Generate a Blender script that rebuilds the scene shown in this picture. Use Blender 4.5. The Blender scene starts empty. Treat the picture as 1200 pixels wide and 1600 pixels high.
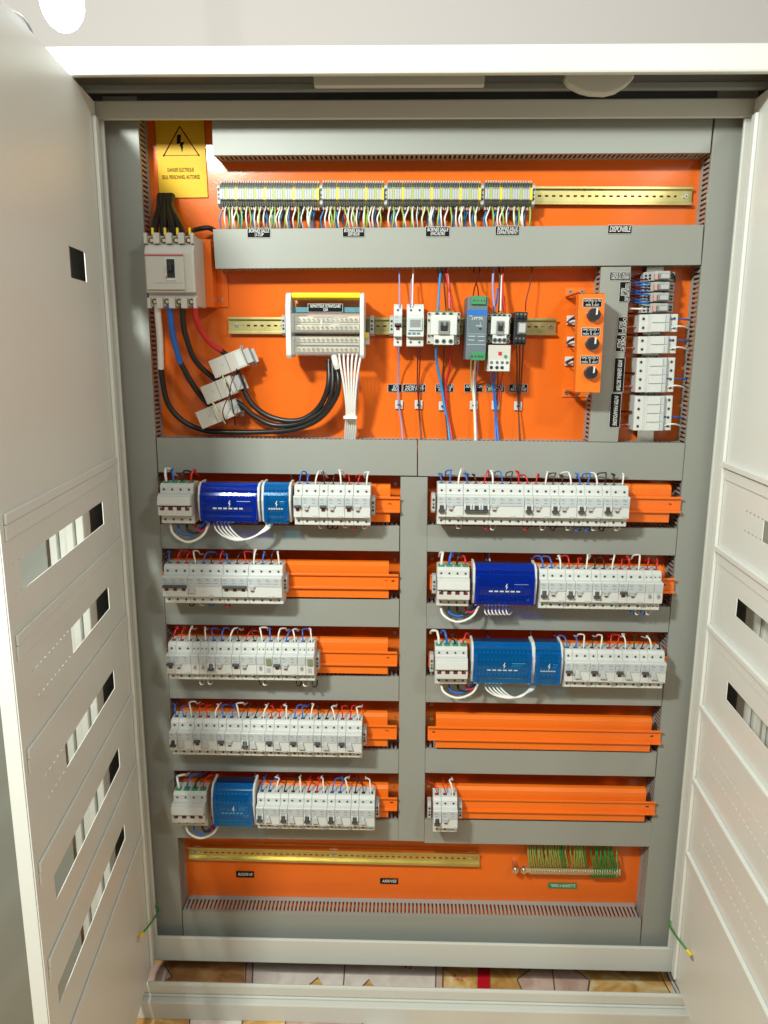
import bpy, math, random
from mathutils import Vector, Matrix
R = random.Random(7)
S = bpy.context.scene
C = S.collection
# ------------------------------------------------------------------ camera
PIT, YAW, ROL = 0.20661346, -0.02465733, 0.00374197
CAMY = -1.62
def _rot(d):
    x, y, z = d
    c, s = math.cos(ROL), math.sin(ROL); x, z = c*x - s*z, s*x + c*z
    c, s = math.cos(PIT), math.sin(PIT); y, z = c*y + s*z, -s*y + c*z
    c, s = math.cos(YAW), math.sin(YAW); return Vector((c*x + s*y, -s*x + c*y, z))
cam = bpy.data.objects.new('camera', bpy.data.cameras.new('camera')); C.objects.link(cam)
cam.data.sensor_fit = 'HORIZONTAL'; cam.data.sensor_width = 36; cam.data.lens = 36
cam.data.clip_start = .02; cam.data.clip_end = 100
bx_, by_, bz_ = _rot((1, 0, 0)), _rot((0, 0, 1)), -_rot((0, 1, 0))
cam.matrix_world = Matrix(((bx_.x, by_.x, bz_.x, 0), (bx_.y, by_.y, bz_.y, CAMY), (bx_.z, by_.z, bz_.z, 0), (0, 0, 0, 1)))
S.camera = cam
def ray(u, v): return _rot(((u-600)/1200, 1, -(v-800)/1200))
def at(u, v, Y=0.0):
    "point at depth Y seen at photo pixel u,v"
    d = ray(u, v); t = (Y-CAMY)/d.y; return Vector((d.x*t, Y, d.z*t))
# ------------------------------------------------------------------ world, lights, exposure
W = bpy.data.worlds.new('World'); S.world = W; W.use_nodes = True
bgn = W.node_tree.nodes['Background']; bgn.inputs[0].default_value = (.93, 1.0, .97, 1); bgn.inputs[1].default_value = .13
def area(name, loc, tgt, size, power, col, sizey=None):
    l = bpy.data.lights.new(name, 'AREA'); l.energy = power; l.color = col; l.size = size
    if sizey: l.shape = 'RECTANGLE'; l.size_y = sizey
    o = bpy.data.objects.new(name, l); C.objects.link(o); o.location = loc
    o.rotation_euler = (Vector(tgt)-Vector(loc)).to_track_quat('-Z', 'Y').to_euler(); return o
area('room_lamp', (-.84, -1.78, .93), (0, 0, -.4), .20, 50, (.93, 1, .93), .12)
area('room_lamp', (1.15, -2.1, 1.1), (-.1, 0, -.5), .26, 14, (.93, 1, .95), .18)
area('ceiling_fill', (-.5, -2.6, 1.5), (0, 0, -.6), .9, 20, (.92, 1, .95), .6)  # added soft fill light, stands for no visible lamp
pl = bpy.data.lights.new('bulb_light', 'POINT'); pl.energy = .45; pl.color = (.80, .92, 1); pl.shadow_soft_size = .04
plo = bpy.data.objects.new('bulb_light', pl); C.objects.link(plo); plo.location = at(97, 4, -.19)
S.view_settings.view_transform = 'Standard'; S.view_settings.look = 'None'; S.view_settings.gamma = 1
S.view_settings.exposure = .20
S.render.engine = 'CYCLES'
# ------------------------------------------------------------------ materials
def mat(name, col, rough=.45, metal=0, noise=.0, nscale=30, bump=0, coat=0, spec=.5, alpha=1, trans=0, emit=0):
    m = bpy.data.materials.new(name); m.use_nodes = True; nt = m.node_tree; b = nt.nodes['Principled BSDF']
    b.inputs['Base Color'].default_value = (*col, 1); b.inputs['Roughness'].default_value = rough
    b.inputs['Metallic'].default_value = metal; b.inputs['Specular IOR Level'].default_value = spec
    b.inputs['Coat Weight'].default_value = coat; b.inputs['Coat Roughness'].default_value = .12
    b.inputs['Alpha'].default_value = alpha; b.inputs['Transmission Weight'].default_value = trans
    if emit: b.inputs['Emission Color'].default_value = (*col, 1); b.inputs['Emission Strength'].default_value = emit
    tc = nt.nodes.new('ShaderNodeTexCoord')
    n = nt.nodes.new('ShaderNodeTexNoise'); n.inputs['Scale'].default_value = nscale; n.inputs['Detail'].default_value = 4
    nt.links.new(tc.outputs['Object'], n.inputs['Vector'])
    if noise:
        r = nt.nodes.new('ShaderNodeMapRange'); r.inputs[3].default_value = 1-noise; r.inputs[4].default_value = 1+noise
        nt.links.new(n.outputs[0], r.inputs[0])
        h = nt.nodes.new('ShaderNodeVectorMath'); h.operation = 'SCALE'; h.inputs[0].default_value = col
        nt.links.new(r.outputs[0], h.inputs['Scale']); nt.links.new(h.outputs[0], b.inputs['Base Color'])
        r2 = nt.nodes.new('ShaderNodeMapRange'); r2.inputs[3].default_value = max(.02, rough-.08); r2.inputs[4].default_value = rough+.1
        nt.links.new(n.outputs[0], r2.inputs[0]); nt.links.new(r2.outputs[0], b.inputs['Roughness'])
    if bump:
        n2 = nt.nodes.new('ShaderNodeTexNoise'); n2.inputs['Scale'].default_value = 260; nt.links.new(tc.outputs['Object'], n2.inputs['Vector'])
        bp = nt.nodes.new('ShaderNodeBump'); bp.inputs['Strength'].default_value = bump; bp.inputs['Distance'].default_value = .001
        nt.links.new(n2.outputs[0], bp.inputs['Height']); nt.links.new(bp.outputs[0], b.inputs['Normal'])
    return m
M = {}
M['cream'] = mat('cream_paint', (.60, .60, .55), .40, noise=.03, nscale=3, bump=.12)
M['doorp'] = mat('door_paint', (.76, .765, .72), .36, noise=.03, nscale=2.5, bump=.12)
M['duct'] = mat('grey_pvc', (.275, .28, .25), .42, noise=.04, nscale=4, bump=.05)
M['ductd'] = mat('grey_pvc_fin', (.33, .33, .30), .5, noise=.05)
M['orange'] = mat('orange_paint', (.78, .140, .012), .14, noise=.06, nscale=6, bump=.07)
M['orange2'] = mat('orange_rail_paint', (.84, .165, .012), .30, noise=.03, nscale=9)
M['zinc'] = mat('yellow_zinc', (.56, .48, .20), .30, metal=.85, noise=.22, nscale=14)
M['steel'] = mat('bright_steel', (.62, .61, .58), .28, metal=1, noise=.1)
M['brass'] = mat('brass', (.72, .58, .34), .35, metal=.8, noise=.2, nscale=60)
M['plast'] = mat('breaker_white', (.59, .60, .575), .38, noise=.02, nscale=40)
M['plast2'] = mat('breaker_label_grey', (.47, .51, .525), .35, noise=.05, nscale=60)
M['plast3'] = mat('module_grey', (.56, .56, .53), .42, noise=.03, nscale=40)
M['mccb'] = mat('warm_grey_plastic', (.52, .49, .44), .45, noise=.03, nscale=20)
M['lgrey'] = mat('light_grey_plastic', (.42, .43, .42), .45, noise=.04)
M['mgrey'] = mat('mid_grey_plastic', (.22, .23, .225), .5)
M['dgrey'] = mat('dark_grey_plastic', (.055, .06, .06), .45)
M['psu'] = mat('blue_grey_plastic', (.115, .15, .17), .4, noise=.05)
M['black'] = mat('black_plastic', (.012, .012, .013), .4)
M['hole'] = mat('screw_recess', (.03, .028, .025), .5, metal=.4)
M['redk'] = mat('dark_red_plastic', (.13, .018, .018), .4)
M['pink'] = mat('salmon_plastic', (.60, .33, .27), .45)
M['yellow'] = mat('yellow_plastic', (.85, .62, .02), .35)
M['sign'] = mat('yellow_sign_foil', (.74, .42, .008), .5, noise=.04, nscale=10, spec=.25)
M['green'] = mat('green_plastic', (.03, .25, .09), .4)
M['labelk'] = mat('label_black', (.006, .006, .006), .75, spec=.15)
M['labelw'] = mat('label_white', (.60, .60, .58), .5)
M['labelg'] = mat('label_green', (.01, .22, .07), .45)
M['teal'] = mat('teal_plastic', (.07, .22, .27), .4)
M['clear'] = mat('clear_cover', (.80, .80, .76), .10, alpha=.13, spec=.9)
M['wW'] = mat('wire_white', (.74, .72, .68), .42)
M['wB'] = mat('wire_blue', (.012, .13, .50), .4)
M['wC'] = mat('wire_sky_blue', (.02, .24, .55), .4)
M['wK'] = mat('wire_black', (.012, .011, .011), .38)
M['wR'] = mat('wire_red', (.55, .015, .02), .4)
M['wN'] = mat('wire_brown', (.10, .012, .010), .4)
M['wG'] = mat('wire_grey', (.28, .26, .25), .45)
M['wL'] = mat('wire_lilac', (.30, .27, .50), .45)
M['wV'] = mat('wire_green', (.02, .27, .05), .4)
M['wP'] = mat('wire_pink', (.65, .18, .20), .4)
M['wO'] = mat('wire_light', (.60, .58, .30), .4)
def gy_mat(c1=(.04, .38, .05, 1), c2=(.55, .55, .12, 1)):
    m = mat('wire_green_yellow', (.1, .4, .05), .42); nt = m.node_tree; b = nt.nodes['Principled BSDF']
    tc = nt.nodes.new('ShaderNodeTexCoord'); w = nt.nodes.new('ShaderNodeTexWave'); w.wave_type = 'BANDS'
    w.bands_direction = 'X'; w.inputs['Scale'].default_value = 130; w.inputs['Distortion'].default_value = 1.5
    r = nt.nodes.new('ShaderNodeValToRGB'); r.color_ramp.interpolation = 'CONSTANT'
    r.color_ramp.elements[0].color = c1; r.color_ramp.elements[1].position = .45; r.color_ramp.elements[1].color = c2
    nt.links.new(tc.outputs['Object'], w.inputs['Vector']); nt.links.new(w.outputs[1], r.inputs[0]); nt.links.new(r.outputs[0], b.inputs['Base Color']); return m
M['wY'] = gy_mat(); M['wYshade'] = gy_mat((.03, .22, .04, 1), (.36, .36, .08, 1)); M['wE'] = mat('wire_deep_green', (.015, .20, .035), .45)  # duller green-yellow copy paints shade into the earth wires
def blue_mat(name, col):
    m = mat(name, tuple(c*.7 for c in col), .08, spec=.8, coat=.8); nt = m.node_tree; p = nt.nodes['Principled BSDF']; out = nt.nodes['Material Output']
    tr = nt.nodes.new('ShaderNodeBsdfTransparent'); tr.inputs[0].default_value = (.02, min(1, col[1]*2.6), min(1, col[2]*1.8), 1)
    lw = nt.nodes.new('ShaderNodeLayerWeight'); lw.inputs[0].default_value = .35
    mr = nt.nodes.new('ShaderNodeMapRange'); mr.inputs[3].default_value = .20; mr.inputs[4].default_value = .9; nt.links.new(lw.outputs[1], mr.inputs[0])
    mx = nt.nodes.new('ShaderNodeMixShader'); nt.links.new(mr.outputs[0], mx.inputs[0]); nt.links.new(tr.outputs[0], mx.inputs[1]); nt.links.new(p.outputs[0], mx.inputs[2]); nt.links.new(mx.outputs[0], out.inputs[0])
    return m
M['navy'] = mat('navy_interior', (.004, .008, .05), .4)
M['blueD'] = blue_mat('deep_blue_cover', (.002, .085, .72)); M['blueL'] = blue_mat('sky_blue_cover', (.003, .30, .82))
def wall_mat(name, a, b_, sc):
    m = mat(name, a, .8, noise=.0); nt = m.node_tree; b = nt.nodes['Principled BSDF']
    n = nt.nodes.new('ShaderNodeTexNoise'); n.inputs['Scale'].default_value = sc; n.inputs['Detail'].default_value = 2
    r = nt.nodes.new('ShaderNodeValToRGB'); r.color_ramp.elements[0].position = .35; r.color_ramp.elements[1].position = .65
    r.color_ramp.elements[0].color = (*a, 1); r.color_ramp.elements[1].color = (*b_, 1)
    nt.links.new(n.outputs[0], r.inputs[0]); nt.links.new(r.outputs[0], b.inputs['Base Color']); return m
M['wall'] = wall_mat('painted_wall', (.58, .55, .54), (.60, .535, .51), 1.2)
def marble(name, c1, c2, c3, sc):
    m = mat(name, c1, .22); nt = m.node_tree; b = nt.nodes['Principled BSDF']
    tc = nt.nodes.new('ShaderNodeTexCoord')
    n = nt.nodes.new('ShaderNodeTexNoise'); n.inputs['Scale'].default_value = sc; n.inputs['Detail'].default_value = 8; n.inputs['Distortion'].default_value = .9
    nt.links.new(tc.outputs['Object'], n.inputs['Vector'])
    r = nt.nodes.new('ShaderNodeValToRGB'); e = r.color_ramp.elements
    e[0].position = .36; e[0].color = (*c1, 1); e[1].position = .66; e[1].color = (*c3, 1); x = e.new(.52); x.color = (*c2, 1)
    nt.links.new(n.outputs[0], r.inputs[0]); nt.links.new(r.outputs[0], b.inputs['Base Color']); return m
M['ochre'] = marble('ochre_marble', (.48, .24, .07), (.70, .40, .12), (.85, .66, .36), 16)
M['rust'] = marble('rust_marble', (.34, .15, .06), (.55, .27, .10), (.66, .38, .18), 12)
M['pale'] = marble('pale_marble', (.68, .57, .51), (.77, .67, .60), (.82, .74, .67), 14)
M['rose'] = marble('rose_marble', (.52, .33, .26), (.62, .42, .34), (.70, .50, .41), 14)
M['tape'] = mat('red_tape', (.55, .01, .02), .35)
M['line'] = mat('dark_inlay', (.10, .065, .045), .5)
# ------------------------------------------------------------------ mesh builder
class MB:
    def __init__(s): s.v = []; s.f = []; s.m = []; s.sm = []; s.mats = []
    def mi(s, k):
        if k not in s.mats: s.mats.append(k)
        return s.mats.index(k)
    def add(s, vs, fs, k, smooth=False):
        o = len(s.v); s.v += [tuple(x) for x in vs]; i = s.mi(k)
        for f in fs: s.f.append([a+o for a in f]); s.m.append(i); s.sm.append(smooth)
        return s
    def box(s, x0, x1, y0, y1, z0, z1, k):
        v = [(x, y, z) for x in (x0, x1) for y in (y0, y1) for z in (z0, z1)]
        return s.add(v, [(0, 1, 3, 2), (4, 6, 7, 5), (0, 4, 5, 1), (2, 3, 7, 6), (0, 2, 6, 4), (1, 5, 7, 3)], k)
    def prism(s, prof, x0, x1, k):
        "prof: list of (y,z)"
        n = len(prof); v = [(x0, a, b) for a, b in prof] + [(x1, a, b) for a, b in prof]
        f = [tuple(range(n)), tuple(range(2*n-1, n-1, -1))] + [(i, i+n, (i+1) % n+n, (i+1) % n) for i in range(n)]
        return s.add(v, f, k)
    def extr(s, pts, d, k):
        "polygon of 3D points extruded by vector d"
        n = len(pts); d = Vector(d); v = [Vector(p) for p in pts] + [Vector(p)+d for p in pts]
        f = [tuple(range(n)), tuple(range(2*n-1, n-1, -1))] + [(i, i+n, (i+1) % n+n, (i+1) % n) for i in range(n)]
        return s.add(v, f, k)
    def cyl(s, c, ax, r, h, k, n=12, r2=None):
        c = Vector(c); ax = Vector(ax).normalized(); a = ax.orthogonal().normalized(); b = ax.cross(a); r2 = r if r2 is None else r2
        v = [c + (a*math.cos(t)+b*math.sin(t))*r for t in [2*math.pi*i/n for i in range(n)]] + [c+ax*h + (a*math.cos(t)+b*math.sin(t))*r2 for t in [2*math.pi*i/n for i in range(n)]]
        s.add(v, [(i, (i+1) % n, (i+1) % n+n, i+n) for i in range(n)], k, True)
        s.add(v[:n], [tuple(range(n))], k); return s.add(v[n:], [tuple(range(n))], k)
    def tube(s, pts, r, k, n=7, seg=5):
        pts = [Vector(p) for p in pts]; P = []
        if len(pts) > 2:
            q = [pts[0]*2-pts[1]] + pts + [pts[-1]*2-pts[-2]]
            for i in range(1, len(q)-2):
                for j in range(seg):
                    t = j/seg; a, b, c, d = q[i-1:i+3]
                    P.append(.5*((2*b)+(c-a)*t+(2*a-5*b+4*c-d)*t*t+(3*b-a-3*c+d)*t*t*t))
            P.append(pts[-1])
        else: P = pts
        up = None; v = []
        for i, p in enumerate(P):
            d = (P[min(i+1, len(P)-1)]-P[max(i-1, 0)]).normalized()
            if up is None: up = d.orthogonal().normalized()
            up = (up-d*up.dot(d)); up = up.normalized() if up.length > 1e-6 else d.orthogonal().normalized()
            w = d.cross(up)
            v += [p+(up*math.cos(2*math.pi*j/n)+w*math.sin(2*math.pi*j/n))*r for j in range(n)]
        L = len(P); f = [(i*n+j, i*n+(j+1) % n, (i+1)*n+(j+1) % n, (i+1)*n+j) for i in range(L-1) for j in range(n)]
        s.add(v, f, k, True); s.add(v[:n], [tuple(range(n))], k); return s.add(v[-n:], [tuple(range(n))], k)
    def mesh(s, name):
        me = bpy.data.meshes.new(name); me.from_pydata(s.v, [], s.f)
        for k in s.mats: me.materials.append(M[k])
        me.polygons.foreach_set('material_index', s.m); me.polygons.foreach_set('use_smooth', s.sm)
        me.update()
        import bmesh
        bm = bmesh.new(); bm.from_mesh(me); bmesh.ops.recalc_face_normals(bm, faces=bm.faces); bm.to_mesh(me); bm.free()
        return me
def link(name, data, parent=None, mtx=None, bev=0):
    o = bpy.data.objects.new(name, data); C.objects.link(o)
    if mtx is not None: o.matrix_world = mtx
    if parent: o.parent = parent
    if bev:
        b = o.modifiers.new('bevel', 'BEVEL'); b.width = bev; b.segments = 2; b.limit_method = 'ANGLE'; b.angle_limit = math.radians(40)
    return o
def tag(o, label, cat=None, group=None, kind=None):
    if label: o['label'] = label
    if cat: o['category'] = cat
    if group: o['group'] = group
    if kind: o['kind'] = kind
    return o
def struct(name, mb, bev=0):
    o = link(name, mb.mesh(name), bev=bev); o['kind'] = 'structure'; return o
def thing(name, label, cat, mtx=None, group=None):
    o = bpy.data.objects.new(name, None); C.objects.link(o); o.empty_display_size = .02
    if mtx is not None: o.matrix_world = mtx
    return tag(o, label, cat, group)
def solo(name, mb, label, cat, group=None, mtx=None, bev=0):
    return tag(link(name, mb.mesh(name), None, mtx, bev), label, cat, group)
def frame(origin, xdir=Vector((1, 0, 0))):
    "local x along xdir in the XZ plane, y into the cabinet, z up"
    x = Vector((xdir.x, 0, xdir.z)).normalized(); y = Vector((0, 1, 0)); z = x.cross(y)
    return Matrix(((x.x, y.x, z.x, origin.x), (x.y, y.y, z.y, origin.y), (x.z, y.z, z.z, origin.z), (0, 0, 0, 1)))
def text_mesh(body, size, k, shear=.25, spacing=1.0, line=1.0, sx=1.0):
    cu = bpy.data.curves.new('txt', 'FONT'); cu.body = body; cu.size = size; cu.align_x = 'CENTER'; cu.align_y = 'CENTER'
    cu.extrude = .00012; cu.shear = shear; cu.offset = size*.012; cu.space_line = line; cu.space_character = spacing
    o = bpy.data.objects.new('txt', cu); C.objects.link(o)
    bpy.context.view_layer.update()
    me = bpy.data.meshes.new_from_object(o.evaluated_get(bpy.context.evaluated_depsgraph_get()))
    bpy.data.objects.remove(o); bpy.data.curves.remove(cu)
    for v in me.vertices: v.co = Vector((v.co.x*sx, v.co.z*-1, v.co.y))
    me.materials.clear(); me.materials.append(M[k]); return me
ORD = ['first', 'second', 'third', 'fourth', 'fifth', 'sixth', 'seventh', 'eighth', 'ninth', 'tenth', 'eleventh', 'twelfth', 'thirteenth', 'fourteenth', 'fifteenth', 'sixteenth', 'seventeenth', 'eighteenth', 'nineteenth', 'twentieth']
TENS = {2: 'twenty', 3: 'thirty', 4: 'forty', 5: 'fifty', 6: 'sixty'}
def nth(i):
    i += 1
    if i <= 20: return ORD[i-1]
    t, r = divmod(i, 10)
    return TENS[t]+'-'+ORD[r-1] if r else TENS[t][:-1]+'ieth'
def screw(mb, c, r=.003, ax=(0, -1, 0), k='steel'):
    mb.cyl(c, ax, r, .0018, k, 10); c2 = Vector(c)+Vector(ax).normalized()*.0019
    mb.cyl(c2, ax, r*.35, .0002, 'black', 6)
# ------------------------------------------------------------------ room
FZ = -1.54
def fl(u, v, dz=0):
    d = ray(u, v); t = (FZ+dz)/d.z; return Vector((d.x*t, d.y*t+CAMY, FZ+dz))
f = MB()
f.add([(-4, -4, FZ), (4, -4, FZ), (4, 1.2, FZ), (-4, 1.2, FZ)], [(0, 1, 2, 3)], 'ochre')
def inlay(px, k, dz): f.add([fl(u, v, dz) for u, v in px], [tuple(range(len(px)))], k)
def seam(px, w=.0024, dz=.004):
    w = min(w, .0026)
    P = [fl(u, v, dz) for u, v in px]
    for a, b in zip(P, P[1:]):
        n = (b-a).cross(Vector((0, 0, 1))).normalized()*w/2; f.add([a-n, b-n, b+n, a+n], [(0, 1, 2, 3)], 'line')
inlay([(222, 1500), (383, 1500), (383, 1556), (200, 1556)], 'rust', .002)
inlay([(395, 1497), (678, 1497), (686, 1548), (392, 1548)], 'pale', .002)
inlay([(383, 1495), (395, 1495), (392, 1560), (380, 1560)], 'rose', .003)
inlay([(678, 1495), (692, 1495), (690, 1570), (684, 1570)], 'rose', .003)
seam([(386, 1492), (381, 1560)]); seam([(396, 1492), (393, 1560)]); seam([(540, 1492), (535, 1560)]); seam([(682, 1492), (680, 1560)]); seam([(693, 1492), (691, 1560)])
inlay([(479, 1542), (497, 1527), (510, 1548), (494, 1556)], 'ochre', .003); seam([(479, 1542), (497, 1527)], .004, .005)
inlay([(562, 1545), (577, 1530), (592, 1552), (574, 1560)], 'ochre', .003); seam([(562, 1545), (577, 1530)], .004, .005)
inlay([(832, 1503), (862, 1505), (883, 1508), (921, 1532), (919, 1556), (815, 1552), (808, 1530)], 'rose', .003)
seam([(832, 1512), (808, 1530), (816, 1548)], .004, .005); seam([(862, 1503), (868, 1560)], .003, .005); seam([(885, 1508), (908, 1521), (921, 1532), (917, 1556)], .004, .005)
inlay([(220, 1506), (262, 1508), (268, 1528), (232, 1546)], 'rose', .003); seam([(258, 1508), (269, 1526), (240, 1545), (215, 1546)], .004, .005)
inlay([(1040, 1510), (1062, 1512), (1082, 1566), (1056, 1566)], 'pale', .003)
for du in (0, 10, 16): seam([(1028+du, 1508), (1038+du, 1535), (1055+du, 1566)], .003, .005)
for u0, u1, k in ((200, 300, 'ochre'), (300, 382, 'pale'), (392, 450, 'ochre'), (452, 570, 'rose'), (575, 640, 'pale')):
    inlay([(u0, 1560), (u1, 1560), (u1-8, 1640), (u0-10, 1640)], k, .002); seam([(u1, 1560), (u1-8, 1640)])
for u0 in (405, 640, 700, 780, 860, 960): seam([(u0, 1440), (u0-3, 1497)])
for u0, v0, r_ in ((640, 1510, 5), (716, 1526, 6), (815, 1512, 5)):
    for i in range(7):
        a = R.uniform(-r_, r_)*1.8; b = R.uniform(-r_, r_)*.7
        inlay([(u0+a, v0+b), (u0+a+3, v0+b-1), (u0+a+4, v0+b+2), (u0+a+1, v0+b+2.5)], 'wP', .006)
struct('floor', f)
t = MB(); P = [fl(747, 1498, .007), fl(766, 1498, .007), fl(764, 1575, .007), fl(745, 1575, .007)]; t.extr(P, (0, 0, .0006), 'tape')
solo('floor_tape', t, 'strip of bright red tape stuck on the ochre floor tiles', 'tape')
w = MB(); w.box(-4, 4, .62, .70, FZ, 1.65, 'wall'); struct('wall_back', w)
w = MB(); w.box(-4, 4, -4, .7, 1.65, 1.75, 'wall'); struct('ceiling', w)
w = MB(); w.box(-2.6, -2.5, -4, .62, FZ, 1.65, 'wall'); struct('wall_left', w)
w = MB(); w.box(2.5, 2.6, -4, .62, FZ, 1.65, 'wall'); struct('wall_right', w)
# lamp bulb top left
bt = thing('lamp_bulb', 'lit cool white lamp bulb hanging above the cabinet corner', 'lamp', Matrix.Translation(plo.location))
M['glow'] = mat('lamp_glow', (.85, .95, 1), .5, emit=6)
b = MB(); n, m_ = 14, 9; vs = []; fs = []
for i in range(m_+1):
    th = math.pi*i/m_
    for j in range(n): vs.append((.036*math.sin(th)*math.cos(2*math.pi*j/n), .036*math.sin(th)*math.sin(2*math.pi*j/n), -.045*math.cos(th)*(1 if i < 5 else 1.25)))
for i in range(m_):
    for j in range(n): fs.append((i*n+j, i*n+(j+1) % n, (i+1)*n+(j+1) % n, (i+1)*n+j))
b.add(vs, fs, 'glow', True); gl = link('globe', b.mesh('globe'), bt); gl.visible_shadow = True
b = MB(); b.cyl((0, 0, .048), (0, 0, 1), .016, .05, 'labelw', 14, .018); link('socket', b.mesh('socket'), bt)
b = MB(); b.tube([(0, 0, .09), (-.02, .02, .25), (-.02, .05, .6), (-.02, .1, 1.06-.0)], .003, 'wG'); link('cord', b.mesh('cord'), bt)
plo.parent = bt; plo.location = (.012, -.06, -.035); plo.matrix_parent_inverse = Matrix.Identity(4)
b = MB(); b.tube([at(-40, 20, -.2), at(0, 14, -.2), at(30, 22, -.2), at(48, 46, -.15), at(55, 80, -.06)], .0022, 'wG')
solo('lamp_cable', b, 'thin pale cable curving beside the lit lamp', 'cable')
# ------------------------------------------------------------------ cabinet body
CAB = thing('electrical_cabinet', 'tall cream steel electrical cabinet standing open with orange back plate', 'cabinet')
YI = -.03   # inner frame front
FT = [at(165, 187, YI), at(1165, 182, YI), at(1048, 1472, YI), at(248, 1467, YI)]   # inner opening
XL, XR = -.584, .640; ZT, ZB = FT[0].z, at(640, 1473, YI).z
b = MB()   # inner frame : four bars, mitred profile with small return lip
zt2 = ZT+.034; zb2 = at(640, 1510, YI).z
b.box(XL-.028, XR+.028, YI, YI+.008, ZT, zt2, 'cream'); b.box(XL-.028, XR+.028, YI, YI+.008, zb2, ZB, 'cream')
b.box(XL-.028, XL, YI, YI+.008, ZB, ZT, 'cream'); b.box(XR, XR+.028, YI, YI+.008, ZB, ZT, 'cream')
link('inner_frame', b.mesh('inner_frame'), CAB, bev=.0025)
b = MB(); YO = -.10; YH = -.17; oz0 = at(600, 115, YH).z; oz1 = at(600, 69, YH).z
ozb = at(640, 1549, YO).z; ozc = at(640, 1566, YO).z
b.box(-.86, .93, YH, YH+.016, oz0, oz1, 'cream')
link('outer_frame_header', b.mesh('outer_frame_header'), CAB, bev=.004)
b = MB(); b.box(-.72, .79, YO+.006, YO+.016, ozc, ozb, 'cream'); link('sill_rail', b.mesh('sill_rail'), CAB, bev=.005)
b = MB(); b.box(-.72, .79, YO-.012, YO+.012, FZ+.001, ozc-.006, 'cream'); b.box(-.72, .79, YO+.004, YO+.014, ozc-.006, ozc, 'cream'); link('sill_rail', b.mesh('sill_rail'), CAB, bev=.007)
for sx, xa in ((-1, -.73), (1, .80)):   # folded jambs: grooves of the outer frame sides
    b = MB()
    for k_ in range(4):
        x0 = xa - sx*(.0+.018*k_); x1 = x0 - sx*.0165
        b.box(min(x0, x1), max(x0, x1), YO+(.0 if k_ % 2 == 0 else .010), YO+.05, ozb, oz0, 'cream')
    link('outer_jamb', b.mesh('outer_jamb'), CAB, bev=.003)
for xa in (-.74, .795): b = MB(); b.box(xa, xa+.015, YO+.05, .24, FZ+.01, oz1-.01, 'cream'); link('side_panel', b.mesh('side_panel'), CAB)
b = MB(); b.box(-.86, .93, YH+.016, .24, oz1-.010, oz1-.003, 'mgrey'); link('roof_panel', b.mesh('roof_panel'), CAB)  # grey instead of cream, painting the dark under the roof
b = MB(); b.box(-.725, .795, .225, .24, -1.47, oz1-.012, 'mgrey'); link('back_panel', b.mesh('back_panel'), CAB)
# grey and dark strips painting the shade of the gap behind the header
b = MB(); b.box(-.72, .79, YO+.036, YO+.05, ZT+.040, ZT+.052, 'mgrey'); b.box(-.72, .79, -.0, .01, zt2, oz1-.02, 'dgrey'); link('recess_shade', b.mesh('recess_shade'), CAB, bev=.002)
b = MB(); p0 = at(490, 116, -.085); p1 = at(757, 133, -.085); b.box(p0.x, p1.x, -.085, -.068, p1.z, p1.z+.045, 'cream'); solo('door_switch_strip', b, 'narrow cream strip fixed under the cabinet top bar', 'strip light', bev=.002)
b = MB(); c = at(939, 114, -.085); prof = [(-.062, .0), (-.066, -.007), (-.058, -.014), (-.036, -.022), (-.016, -.0255), (.012, -.0265), (.032, -.023), (.052, -.014), (.063, -.006), (.06, .0)]
b.extr([(c.x+a*.97, -.085, c.z+z*1.3+(.02 if z > -.001 else 0)) for a, z in prof], (0, .024, 0), 'cream'); solo('lamp_cover', b, 'white rounded shell tucked under the cabinet top bar on the right', 'lamp cover', bev=.003)
# mounting plate
b = MB(); b.box(-.66, .72, .06, .063, -1.395, .46, 'orange'); link('mounting_plate', b.mesh('mounting_plate'), CAB)
b = MB(); b.box(-.68, .74, .066, .08, -1.41, .47, 'dgrey'); link('plate_support', b.mesh('plate_support'), CAB)
# ------------------------------------------------------------------ doors
def sheet(xs, zs, holes, k, thick):
    "grid sheet in local (x,z) with rectangular holes; returns mesh data"
    xs = sorted(set(round(x, 5) for x in xs+[h[i] for h in holes for i in (0, 1)])); zs = sorted(set(round(z, 5) for z in zs+[h[i] for h in holes for i in (2, 3)]))
    idx = {}; v = []; fs = []
    def vi(i, j):
        if (i, j) not in idx: idx[(i, j)] = len(v); v.append((xs[i], 0, zs[j]))
        return idx[(i, j)]
    for i in range(len(xs)-1):
        for j in range(len(zs)-1):
            cx, cz = (xs[i]+xs[i+1])/2, (zs[j]+zs[j+1])/2
            if any(h[0] < cx < h[1] and h[2] < cz < h[3] for h in holes): continue
            fs.append((vi(i, j), vi(i+1, j), vi(i+1, j+1), vi(i, j+1)))
    me = bpy.data.meshes.new('sheet'); me.from_pydata(v, [], fs); me.materials.append(M[k]); me.update(); return me
class Door:
    def __init__(s, hinge, ang, inward):
        s.h = Vector(hinge); s.d = Vector((ang, -1, 0)).normalized(); s.n = Vector((inward, 0, 0)); s.n = (s.n - s.d*s.n.dot(s.d)).normalized()
        x, y, z = s.d, s.n, Vector((0, 0, 1))
        s.mt = Matrix(((x.x, y.x, z.x, s.h.x), (x.y, y.y, z.y, s.h.y), (x.z, y.z, z.z, 0), (0, 0, 0, 1)))
    def px(s, u, v):
        d = ray(u, v); o = Vector((0, CAMY, 0)); t = (s.h-o).dot(s.n)/d.dot(s.n); p = o+d*t; return (p-s.h).dot(s.d), p.z
bh_ = .006; bw_ = .008
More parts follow.
